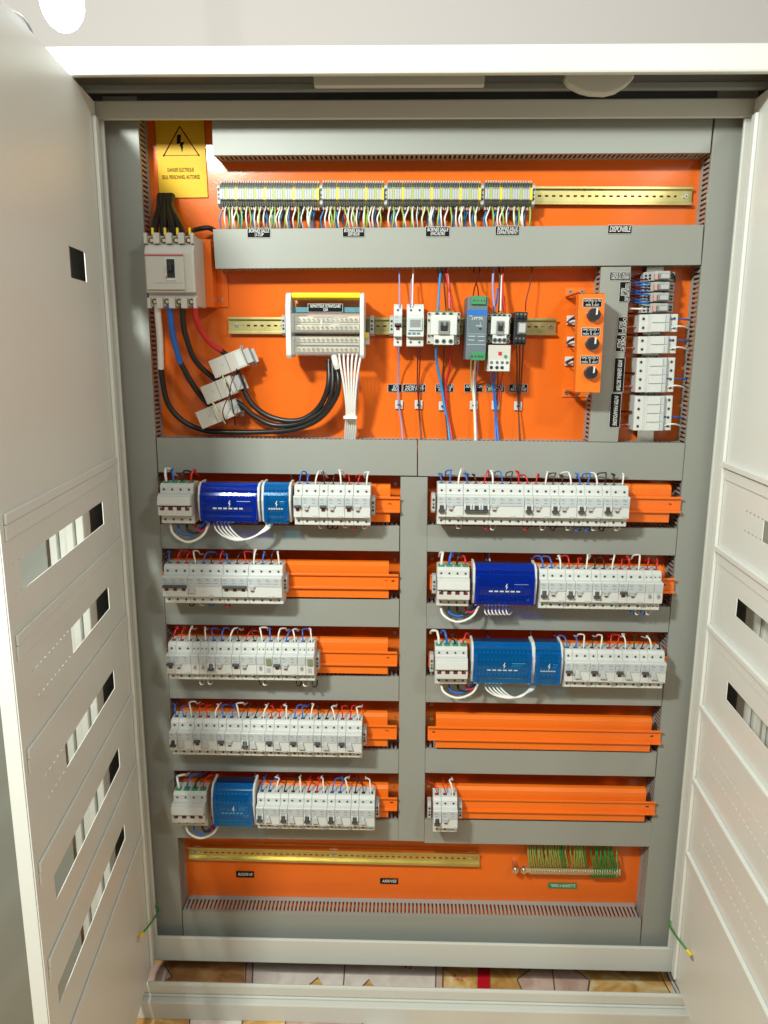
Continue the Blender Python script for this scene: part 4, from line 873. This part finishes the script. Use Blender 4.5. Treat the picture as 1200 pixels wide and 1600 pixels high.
def contactor(px, label, Yf=-.045):
    P = [at(u, v, Yf) for u, v in px]; c = sum(P, Vector())/4; mt = frame(Vector((c.x, 0, c.z)), P[1]-P[0]); w = (P[1]-P[0]).length/2; h = (P[0]-P[3]).length/2
    t = thing('contactor', label, 'contactor', mt, 'contactors on the middle rail')
    q = MB(); q.box(-w, w, Yf+.028, .043, -h, h*.9, 'mccb'); link('base', q.mesh('base'), t, bev=.0012)
    q = MB(); q.box(-w*.82, w*.78, Yf+.006, Yf+.028, -h*.45, h*.72, 'plast'); q.box(-w*.62, w*.62, Yf+.008, Yf+.028, -h*1.04, -h*.45, 'plast'); link('front', q.mesh('front'), t, bev=.0012)
    q = MB(); q.box(-.012*w/.035, .011*w/.035, Yf+.002, Yf+.006, -.014, .013, 'mgrey'); q.box(-.008*w/.035, .007*w/.035, Yf-.002, Yf+.002, -.006, .003, 'black'); q.box(-.008*w/.035, -.004*w/.035, Yf-.003, Yf+.002, .003, .010, 'dgrey'); q.box(.003*w/.035, .007*w/.035, Yf-.003, Yf+.002, .003, .010, 'dgrey'); link('actuator', q.mesh('actuator'), t, bev=.0006)
    q = MB()
    for x in (-.88, -.42, 0, .42, .88):
        for z in (.78, -.82):
            if abs(x) < .8: q.cyl((x*w, Yf+(.0275 if z > 0 else .0078), z*h), (0, -1, 0), .0046, .0012, 'steel', 12); q.cyl((x*w, Yf+(.0263 if z > 0 else .0066), z*h), (0, -1, 0), .0028, .0008, 'hole', 10)
    for x in (-.91, .9):
        for z in (.80, .42, -.5, -.88): q.cyl((x*w, Yf+.0277, z*h), (0, -1, 0), .0036, .0015, 'lgrey', 12); q.cyl((x*w, Yf+.0262, z*h), (0, -1, 0), .0022, .0008, 'hole', 8)
    link('terminal_screws', q.mesh('terminal_screws'), t)
    q = MB()
    for x in (-.42, 0, .42): q.box(x*w-.006, x*w+.006, Yf+.03, Yf+.045, h*.9, h*.98, 'green')
    q.box(-w*.6, w*.6, Yf+.03, Yf+.05, -h*1.09, -h*1.0, 'green'); link('green_terminal', q.mesh('green_terminal'), t)
    return t
contactor([(668.5, 484), (720.5, 484.5), (720, 538), (668, 537.5)], 'large cream contactor left of the grey power supply')
contactor([(764.5, 487), (800, 487.5), (800, 536), (764, 535.5)], 'small cream contactor above the overload relay', -.04)
t, w, h, _ = boxdev('overload_relay', 'cream overload relay hanging below the small contactor', 'overload relay', [(763, 539), (798.5, 539.5), (797, 581), (761.5, 580.5)], -.04, .03, 'mccb')
q = MB(); q.cyl((w*.05, -.0402, h*.38), (0, -1, 0), .0045, .002, 'wR', 4); q.cyl((w*.55, -.0402, h*.15), (0, -1, 0), .0032, .002, 'green', 12); link('dials', q.mesh('dials'), t)
q = MB(); q.box(-w*.9, w*.9, -.046, -.0402, -h*.95, -h*.15, 'plast')
for x in (-.7, -.2, .25, .68):
    q.cyl((x*w, -.0462, -h*.30), (0, -1, 0), .0030, .001, 'steel', 10)
    if x < .5: q.cyl((x*w, -.0462, -h*.68), (0, -1, 0), .0034, .0012, 'hole', 10)
link('terminals', q.mesh('terminals'), t, bev=.0004)
t, w, h, _ = boxdev('power_supply', 'tall blue-grey power supply with green terminals on the middle rail', 'power supply', [(731, 463), (763, 463.5), (758.5, 562.5), (727.5, 562)], -.05, .042, 'psu')
q = MB(); q.box(-w*.98, w*.98, -.0506, -.0500, h*.42, h*.58, 'wB'); q.box(-w*.9, w*.9, -.0506, -.05, -h*.52, -h*.505, 'plast2'); q.box(-w*.9, w*.9, -.0506, -.05, -h*.18, -h*.17, 'plast2'); link('face_stripe', q.mesh('face_stripe'), t)
for z in (.88, -.88):
    q = MB(); q.box(-w*.65 if z > 0 else -w*.45, w*.78 if z > 0 else w*.9, -.055, -.0502, h*z-.008, h*z+.008, 'green')
    for x in (-.4, -.05, .3, .6): q.cyl((x*w, -.0552, h*z), (0, -1, 0), .0027, .0008, 'steel', 10); q.cyl((x*w, -.056, h*z), (0, -1, 0), .0016, .0004, 'hole', 8)
    link('green_terminal', q.mesh('green_terminal'), t, bev=.0005)
q = MB(); q.cyl((w*.32, -.0502, -h*.0), (0, -1, 0), .0022, .002, 'hole', 10); q.box(w*.3, w*.34, -.0508, -.0502, .0, .012, 'plast2')
for z, x0, x1 in ((.33, -.3, .45), (.38, -.8, -.5), (-.26, -.8, -.1), (-.26, .1, .8), (-.38, -.8, -.2), (-.40, .2, .8), (.07, -.1, .5)): q.box(w*x0, w*x1, -.0505, -.05, h*z, h*z+.0014, 'plast2')
o = link('printing', q.mesh('printing'), t); o = link('printing', text_mesh('24V 5A', .0085, 'plast2', 0), t); o.location = (0, -.0506, h*.31); o.scale = (.9, 1, 1)
t, w, h, _ = boxdev('plug_in_relay', 'black plug-in relay in its socket at the right of the middle rail', 'relay', [(804, 487), (824, 487.5), (822.5, 538), (802.5, 537.5)], -.025, .042, 'black')
q = MB(); q.box(-w*.5, w*.9, -.034, -.0252, -.012, .012, 'clear'); q.box(-w*.3, w*.7, -.033, -.027, -.009, .009, 'lgrey'); link('relay_cap', q.mesh('relay_cap'), t, bev=.0008)
q = MB(); 
for x in (-.6, 0, .6):
    for z in (.85, .65, -.65, -.85): q.cyl((x*w, -.0252, z*h), (0, -1, 0), .0022, .001, 'steel', 8); q.box(x*w-.003, x*w+.003, -.030, -.0252, z*h-.0075, z*h-.0045, 'black')
link('socket_screws', q.mesh('socket_screws'), t)
# labels + tie bases + wires on the middle field
for i, (x0, x1, tx) in enumerate(((606, 628, 'ID\n40A'), (629.5, 665, 'HORLOGE\nJOUR NUIT'), (680.5, 708.5, 'CONTACTEUR\nECLAIRAGE'), (725.5, 754, 'ALIMENTATION\n24V 5A'), (759.5, 788, 'CONTACTEUR\nEXTRACTEUR'), (795.5, 824, 'RELAIS\nMARCHE'))):
    plaque('field_label', (x0, 600, x1, 612.8), .0585, 'labelk', 'black label plate, %s from the left in the row below the middle rail' % nth(i), 'label', tx, .006, rim='labelw', group='black engraved labels')
for i, (u, v) in enumerate(((623.5, 632), (654, 632), (691.5, 634), (740, 633), (774, 633), (809, 634))):
    c = at(u, v, .0585); q = MB(); q.box(c.x-.0085, c.x+.0085, .053, .059, c.z-.0095, c.z+.0095, 'plast'); q.box(c.x-.004, c.x+.004, .043, .053, c.z-.0015, c.z+.0015, 'black')
    solo('tie_base', q, 'white square cable tie base, %s from the left below the labels' % nth(i), 'tie base', 'cable tie bases below the middle rail', bev=.0015)
FW = 'thin wires of the middle field'
ml = [([(623.5, 416, .03), (624, 440, .02), (624.5, 481, .0)], 'wL', 'lilac wire entering the single breaker from above', .0017),
 ([(623, 541, .0), (622.5, 570, .03), (622, 600, .045), (623, 632, .046), (627, 660, .045), (629.5, 690, .03)], 'wL', 'lilac wire leaving the single breaker downwards', .0019),
 ([(646, 416, .03), (645, 440, .02), (644, 480, .0)], 'wW', 'white wire entering the digital timer from above', .0017),
 ([(643, 436, .03), (641.5, 460, .02), (641, 480, .0)], 'wL', 'lilac wire entering the digital timer from above', .0012),
 ([(652, 543, .0), (652.5, 570, .03), (652, 600, .045), (654, 632, .046), (656, 660, .045), (658, 690, .03)], 'wN', 'left maroon wire below the digital timer', .0014),
 ([(657, 543, .0), (656, 570, .03), (654.5, 600, .045), (654.8, 632, .046), (657, 660, .045), (659, 690, .03)], 'wN', 'right maroon wire below the digital timer', .0013),
 ([(689, 416, .03), (687, 440, .02), (684, 487, -.0)], 'wC', 'sky blue wire entering the large contactor from above', .0026),
 ([(690, 416, .03), (694, 450, .025), (697, 486, .0)], 'wK', 'black wire entering the large contactor from above', .0013),
 ([(683, 416, .03), (685, 440, .03), (686, 484, .01)], 'wN', 'maroon wire entering the large contactor from above', .0010),
 ([(695, 416, .03), (699, 440, .02), (707, 484, .0)], 'wR', 'red wire entering the large contactor from above', .0020),
 ([(698, 416, .03), (701, 440, .02), (702, 482, .0)], 'wP', 'pink wire entering the large contactor from above', .0014),
 ([(681, 540, .0), (683, 570, .03), (689, 600, .043), (694, 632, .044), (699, 660, .042), (703, 690, .03)], 'wC', 'sky blue wire below the large contactor', .0030),
 ([(694, 540, .0), (693, 570, .03), (692, 600, .045), (695, 632, .046), (700, 690, .03)], 'wN', 'maroon wire below the large contactor', .0015),
 ([(705, 540, .0), (703, 570, .03), (697, 600, .045), (698, 632, .046), (702, 660, .045), (707, 690, .03)], 'wR', 'red wire below the large contactor', .0026),
 ([(741, 416, .03), (740, 432, .02), (746, 448, .0), (748, 464, -.03)], 'wN', 'maroon wire crossing into the power supply top right', .0013),
 ([(750, 416, .03), (748, 432, .02), (742, 448, .0), (739, 464, -.03)], 'wN', 'maroon wire crossing into the power supply top left', .0013),
 ([(736, 560, -.03), (736, 575, .01), (737, 600, .045), (740, 632, .046), (742, 690, .03)], 'wO', 'yellow wire below the power supply', .0019),
 ([(743, 560, -.03), (741.5, 580, .01), (740, 600, .044), (741.5, 632, .045), (743, 690, .03)], 'wW', 'white wire below the power supply', .0023),
 ([(748, 560, -.03), (746, 580, .01), (743, 600, .045), (743, 632, .046), (745, 690, .03)], 'wL', 'lilac wire below the power supply', .0017),
 ([(771, 416, .03), (770, 450, .02), (773, 488, .0)], 'wL', 'lilac wire entering the small contactor from above', .0026),
 ([(778, 450, .03), (776, 470, .02), (772, 486, .0)], 'wB', 'blue wire entering the small contactor from above', .0018),
 ([(780, 416, .03), (781, 450, .02), (779, 488, .0)], 'wK', 'black wire entering the small contactor from above', .0015),
 ([(784, 430, .03), (783, 450, .02), (782, 486, .0)], 'wW', 'white wire entering the small contactor from above', .0018),
 ([(787, 416, .03), (785, 450, .02), (789, 488, .0)], 'wR', 'red wire entering the small contactor from above', .0017),
 ([(766, 573, -.04), (768, 590, .01), (771, 605, .04), (773, 632, .043), (776, 660, .042), (779, 690, .03)], 'wB', 'left blue wire below the overload relay', .0026),
 ([(776, 573, -.04), (773, 590, .01), (771, 605, .036), (775, 632, .040), (774, 660, .042), (775, 690, .03)], 'wB', 'right blue wire below the overload relay', .0024),
 ([(778, 576, -.02), (778, 600, .045), (776, 632, .046)], 'wN', 'maroon wire below the overload relay', .0014),
 ([(787, 578, -.02), (782, 600, .045), (778, 632, .046)], 'wR', 'red wire below the overload relay', .0014),
 ([(832, 416, .03), (829, 440, .02), (822, 470, .01), (821, 486, .0)], 'wN', 'maroon wire entering the plug-in relay from above', .0012),
 ([(807, 538, .0), (808, 570, .03), (808, 600, .045), (809.5, 632, .046), (813, 690, .03)], 'wN', 'left dark wire below the plug-in relay', .0015),
 ([(812, 538, .0), (812, 570, .03), (811, 600, .045), (810, 632, .046), (812, 690, .03)], 'wK', 'middle dark wire below the plug-in relay', .0014),
 ([(818, 535, .0), (816, 570, .03), (814, 600, .045), (811, 632, .046)], 'wN', 'right dark wire below the plug-in relay', .0015)]
for px, k, lb_, r in ml: pw(px, k, lb_, r, group=FW)
# ------------------------------------------------------------------ selector switch box
YS = -.075; P = [at(903.5, 459, YS), at(946, 458, YS), at(937.5, 614, YS), at(898.5, 613, YS)]
t = thing('selector_box', 'orange painted box carrying three black rotary selector switches', 'switch box')
q = MB(); q.extr(P, (0, .0025, 0), 'orange2')
for i in (0, 2, 3): q.extr([P[i], P[(i+1) % 4], P[(i+1) % 4]+Vector((0, .09 if i != 3 else .02, 0)), P[i]+Vector((0, .09 if i != 3 else .02, 0))], Vector((0, 0, -.0025)) if i == 0 else (Vector((0, 0, .0025)) if i == 2 else Vector((.0025, 0, 0))), 'orange2')
link('box_shell', q.mesh('box_shell'), t, bev=.0015)
for u0, v0, dz in ((884, 449, 1), (878, 607, -1)):
    q = MB(); a = at(u0, v0, .056); q.box(a.x, a.x+.085, .056, .0595, a.z-.018, a.z, 'orange2'); screw(q, (a.x+.010, .056, a.z-.009), .0045); screw(q, (a.x+.034, .056, a.z-.009), .0045)
    c0 = at(904, v0+6, YS); q.extr([(c0.x, YS+.004, c0.z), (c0.x, .056, c0.z), (a.x+.03, .056, a.z-.009)], (0, 0, -.0025), 'orange2'); link('mounting_foot', q.mesh('mounting_foot'), t, bev=.0008)
for (u, v), nm in zip(((926.5, 492), (924.2, 537), (922, 582)), ('top', 'middle', 'bottom')):
    c = at(u, v, YS); k_ = link('rotary_knob', None, t, Matrix.Translation(c)); bpy.data.objects.remove(k_)
    q = MB(); q.cyl((0, -.0002, 0), (0, -1, 0), .0135, .003, 'steel', 24); kb = link('knob_ring', q.mesh('knob_ring'), t, Matrix.Translation(c))
    q = MB(); q.cyl((0, -.0034, 0), (0, -1, 0), .0122, .012, 'black', 24, .0115); link('rotary_knob', q.mesh('rotary_knob'), kb, bev=.0008)
    q = MB(); q.extr([(.0015, -.0185, -.001), (.0045, -.0185, .0), (.0050, -.0185, .0115), (.0020, -.0185, .0118)], (0, .0030, 0), 'labelw'); link('pointer', q.mesh('pointer'), kb)
for (x0, y0, x1, y1), tx, nm in (((911, 466.5, 940, 480), 'CENTRAL VL-TRI\nI    0    I\nMAN  0  AUT', 'top'), ((909, 512, 937, 525), 'VMC M-STR 1\nI    0    I\nMAN  0  AUT', 'middle'), ((907, 556, 935.5, 569), 'VMC M-STR 2\nI    0    I\nMAN  0  AUT', 'bottom')):
    plaque('selector_label', (x0, y0, x1, y1), YS-.0004, 'labelk', 'black legend plate above the %s selector knob' % nm, 'label', tx, .005, rim='labelw', group='black engraved labels', shear=0)
for i, (u, v) in enumerate(((892, 500), (892, 533), (889, 564))):
    c = at(u, v, .056); q = MB(); q.box(c.x-.009, c.x+.009, .052, .059, c.z-.010, c.z+.009, 'plast'); solo('tie_base', q, 'white tie base left of the selector box, %s from top' % nth(i), 'tie base', 'tie bases beside the selector box', bev=.0015)
    pw([(902, v-7, .02), (894, v-3, .035), (888-i*2, v+2, .04), (890, v+7, .035), (901, v+10, .02)], 'wN', 'dark wire loop left of the selector box, %s from top' % nth(i), .0018, group='dark wire loops beside the selector box')
    pw([(903, v-2, .03), (893, v-1, .04), (885, v+4, .044)], 'wK', 'black wire over the tie base, %s from top' % nth(i), .0016, group='black wires beside the selector box')
# labels on the short duct
for (x0, y0, x1, y1), tx, vert, lb_ in (((953, 425, 984.6, 438), 'CMDE ET AUTO\nNEON & DIVERS', False, 'horizontal black label at the top of the short duct'), ((968.5, 440, 983, 472), 'TELERUPTEURS\nRELAIS', True, 'two-line upright label right below the horizontal one'), ((966, 495, 978.5, 520.5), 'CMDE ECL\nSALLE', True, 'upright label beside the first fuse holder'),
    ((963, 523, 976.5, 549.5), 'CMDE PC\nSALLE', True, 'upright label beside the second fuse holder'), ((960.5, 559, 973.5, 613), 'INTER GENERAL SECTEUR', True, 'long upright label beside the third fuse holder'), ((954.5, 614.5, 968, 668), 'INTER PARAFOUDRE', True, 'lowest long upright label on the short duct')):
    plaque('duct_label', (x0, y0, x1, y1), -.0015, 'labelk', lb_, 'label', tx, .006, rim='labelw', vert=vert, group='black engraved labels')
# ------------------------------------------------------------------ right window: vertical rail with relays and fuse holders
A0, B0 = at(1024, 416, .045), at(1008, 690, .045)
VM = frame(B0, A0-B0); Ln = (A0-B0).length
t = thing('din_rail', 'upright steel rail in the right-hand window', 'din rail', VM, 'DIN mounting rails'); q = MB(); q.box(0, Ln, 0, .001, -.0175, .0175, 'steel'); q.box(0, Ln, .001, .013, -.012, .012, 'steel'); link('flanges', q.mesh('flanges'), t, bev=.0005)
for i, (v0, v1, n) in enumerate(((491, 519, 2), (525.4, 552.5, 2), (559, 613, 4), (618.6, 672.8, 4))):
    c = at(1018-(v0-490)*.058, v1, .0); lx = (VM.inverted() @ at(1022-(v1-490)*.06, v1, .0)).x; lt = (VM.inverted() @ at(1022-(v0-490)*.06, v0, .0)).x; sc = (lt-lx)/(n*MW)
    m = VM @ Matrix.Translation((lx, 0, 0)) @ Matrix.Diagonal((sc, 1, .94, 1)) 
    w = n*MW; t = thing('fuse_holder', 'white %s fuse holder, %s from the top in the right window' % ('two-pole' if n == 2 else 'four-pole', nth(i)), 'fuse holder', m, 'fuse holders in the right window')
    link('body', cm('fbody|%d' % n, lambda q: q.prism([(0, -.042), (-.041, -.042), (-.043, -.040), (-.043, -.0245), (-.047, -.0225), (-.054, -.0195), (-.054, .020), (-.047, .0235), (-.043, .0245), (-.043, .040), (-.041, .042), (0, .042)], 0, w, 'plast')), t, bev=.0012)
    for j in range(n):
        for z in (.033, -.033): o = link('terminal_screw', cm('terminal_screw|', scr), t); o.location = ((j+.5)*MW, -.0432, z); o.scale = (1.25, 1, 1.25)
        link('fuse_drawer', cm('fdr', lambda q: (q.box(.001, MW-.001, -.0568, -.0542, -.010, .0185, 'plast'), q.box(.001, MW-.001, -.0560, -.0542, -.0185, -.0112, 'plast2'))), t, bev=.0006).location = (j*MW, 0, 0)
    o = clamp(VM, lt+.0002, 'dark end clamp above the %s fuse holder' % nth(i)); o.scale = (.55, .9, .8)
for i in range(4):
    lx = (VM.inverted() @ at(1020, 488-i*16.6, .0)).x; m = VM @ Matrix.Translation((lx, 0, 0)); t = thing('interface_relay', 'slim grey interface relay, %s from the bottom of its stack' % nth(i), 'relay', m, 'interface relays in the right window')
    q = MB(); q.prism([(0, -.034), (-.022, -.034), (-.030, -.022), (-.046, -.016), (-.046, .012), (-.030, .022), (-.022, .030), (0, .030)], 0, .018, 'lgrey'); link('socket', q.mesh('socket'), t, bev=.0008)
    q = MB(); q.box(.002, .0125, -.058, -.0465, -.013, .009, 'mgrey'); q.box(.003, .0115, -.0585, -.058, -.011, .005, 'lgrey'); link('relay_cap', q.mesh('relay_cap'), t, bev=.0008)
    q = MB(); q.box(.0015, .0125, -.0535, -.0462, .010, .016, 'pink'); link('coil_flag', q.mesh('coil_flag'), t); q = MB()
    for a_ in (.005, .011):
        for b_ in (-.021, -.028, .021, .0265): q.cyl((a_, -.034 if abs(b_) < .026 else -.026, b_), (0, -1, 0), .002, .003, 'hole', 8)
    link('contacts', q.mesh('contacts'), t)
    q = MB(); z = 1043; p = at(1041.5-i*-.8, 481-i*16.6, .035); c = VM.inverted() @ p; q.box(c.x-lx-.005, c.x-lx+.004, -.010, -.004, c.z-.004, c.z+.002, 'labelw'); q.box(c.x-lx-.005, c.x-lx+.004, -.010, -.004, c.z-.010, c.z-.006, 'pink'); link('marker_tag', q.mesh('marker_tag'), t, bev=.0004)
for i in range(9):
    v = 437+i*4.6; k, nm = (('wN', 'maroon'), ('wB', 'blue'), ('wB', 'blue'))[i % 3]
    pw([(978, v-6+R.uniform(-3, 3), .045), (990, v-2, .03), (1002, v, .01), (1012, v, -.005)], k, '%s wire into the relay stack, counted from the top' % nth(i), .0016, group='wires into the relay stack')
pw([(976, 482, .03), (988, 482.3, .01), (1000, 482.6, -.005), (1009, 482.8, .0)], 'wW', 'white wire into the lowest interface relay', .0019)
for i, (v, u) in enumerate(((512, 1051), (545, 1049), (605, 1045), (665, 1040))):
    pw([(u-2, v, -.0), (u+8, v-2.5, -.01), (u+18, v-1.5, -.002), (u+28, v+2.5, .025)], 'wW', 'white wire leaving the %s fuse holder to the right' % nth(i), .0017, group='white wires right of the fuse holders')
    pw([(u-2, v-13.5, .0), (u+10, v-14, .01), (u+18, v-13, .015), (u+28, v-12, .03)], 'wB', 'blue wire leaving the %s fuse holder to the right' % nth(i), .0017, group='blue wires right of the fuse holders')
    pw([(u-88+i*.5, v+1, .03), (u-80, v-.5, .02), (u-66, v-1.5, .03), (u-58, v-2, .02)], 'wP', 'pale wire left of the %s fuse holder' % nth(i), .0015, group='pale wires left of the fuse holders')
    pw([(u-70, v-22, .045), (u-60, v-22, .03), (u-54, v-22, .01)], 'wN', 'maroon wire left of the %s fuse holder' % nth(i), .0022, group='maroon wires left of the fuse holders')
for i in range(2): pw([(1044, 431+i*3, .03), (1050, 426+i*4, .01), (1055, 436+i*2, .02), (1050, 446, .045)], 'wK', '%s black wire loop at the top of the right window' % nth(i), .0011)
# ------------------------------------------------------------------ bottom strip: earth bar, labels
a, e = at(801, 1358, .035), at(970, 1360.5, .035); mt = frame(a, e-a); n = (e-a).length
t = thing('earth_bar', 'nickel earth bar with a dense row of clamp screws', 'earth bar', mt)
q = MB(); q.box(.02, n, -.004, .004, -.007, .007, 'brass'); link('bar', q.mesh('bar'), t, bev=.001)
for x in (.006, .026): q = MB(); q.cyl((x, .002, 0), (0, -1, 0), .0085, .008, 'steel', 6); q.cyl((x, -.006, 0), (0, -1, 0), .0045, .006, 'steel', 12); link('end_bolt', q.mesh('end_bolt'), t, bev=.0006)
def cl(q): q.box(-.0022, .0022, -.0062, -.0042, -.0085, .0085, 'steel'); q.cyl((0, -.0064, 0), (0, -1, 0), .0021, .0028, 'steel', 8)
x = .042; 
while x < n-.002: link('clamp', cm('eclamp', cl), t).location = (x, 0, 0); x += .0058
q = MB(); q.box(.002, .012, .002, .024, -.005, .005, 'steel'); q.box(n-.012, n-.002, .004, .024, -.005, .005, 'steel'); link('standoff', q.mesh('standoff'), t)
cc = {}
for i in range(38):
    u = 826+i*3.72
    if 886 < u < 890 or 918 < u < 925: continue
    c = 'wE' if (u > 926 and u < 962) or i in (14, 15, 24) else 'wYshade'; nm = 'plain green' if c == 'wE' else 'green-yellow'; j = cc.get(c, 0); cc[c] = j+1
    pw([(u+R.uniform(-2, 2)-2, 1316, .04), (u-1+R.uniform(-2.6, 2.6), 1332, .03), (u+.5, 1345, .026), (u+1.5, 1355, .030)] + ([(u+1, 1367, .03), (u-2, 1370.5, .035), (u-5, 1366, .045)] if u > 926 else []), c, '%s %s earth wire from the left on the earth bar' % (nth(j), nm), .0021, group='earth wires on the earth bar')
plaque('strip_label', (369, 1361, 397, 1371), .0585, 'labelk', 'left small black label on the bottom orange strip', 'label', 'RESERVE', .006, group='black engraved labels')
plaque('strip_label', (594, 1372, 622, 1381), .0585, 'labelk', 'middle small black label on the bottom orange strip', 'label', 'ARRIVEE', .006, group='black engraved labels')
plaque('strip_label', (857, 1379, 901, 1388.5), .0585, 'labelg', 'green label below the earth bar', 'label', 'TERRE A BARRETTE', .006)
# screws in the row windows
for i, (u, v) in enumerate(((618, 756), (617, 874), (617, 988), (617, 1120), (615, 1228), (675, 873), (675, 987), (674, 1100), (674, 1123), (670, 1228))):
    q = MB(); screw(q, at(u, v, .0595), .0035); solo('plate_screw', q, 'small steel screw on the orange plate, %s of those beside the rails' % nth(i), 'screw', 'screws on the orange plate')
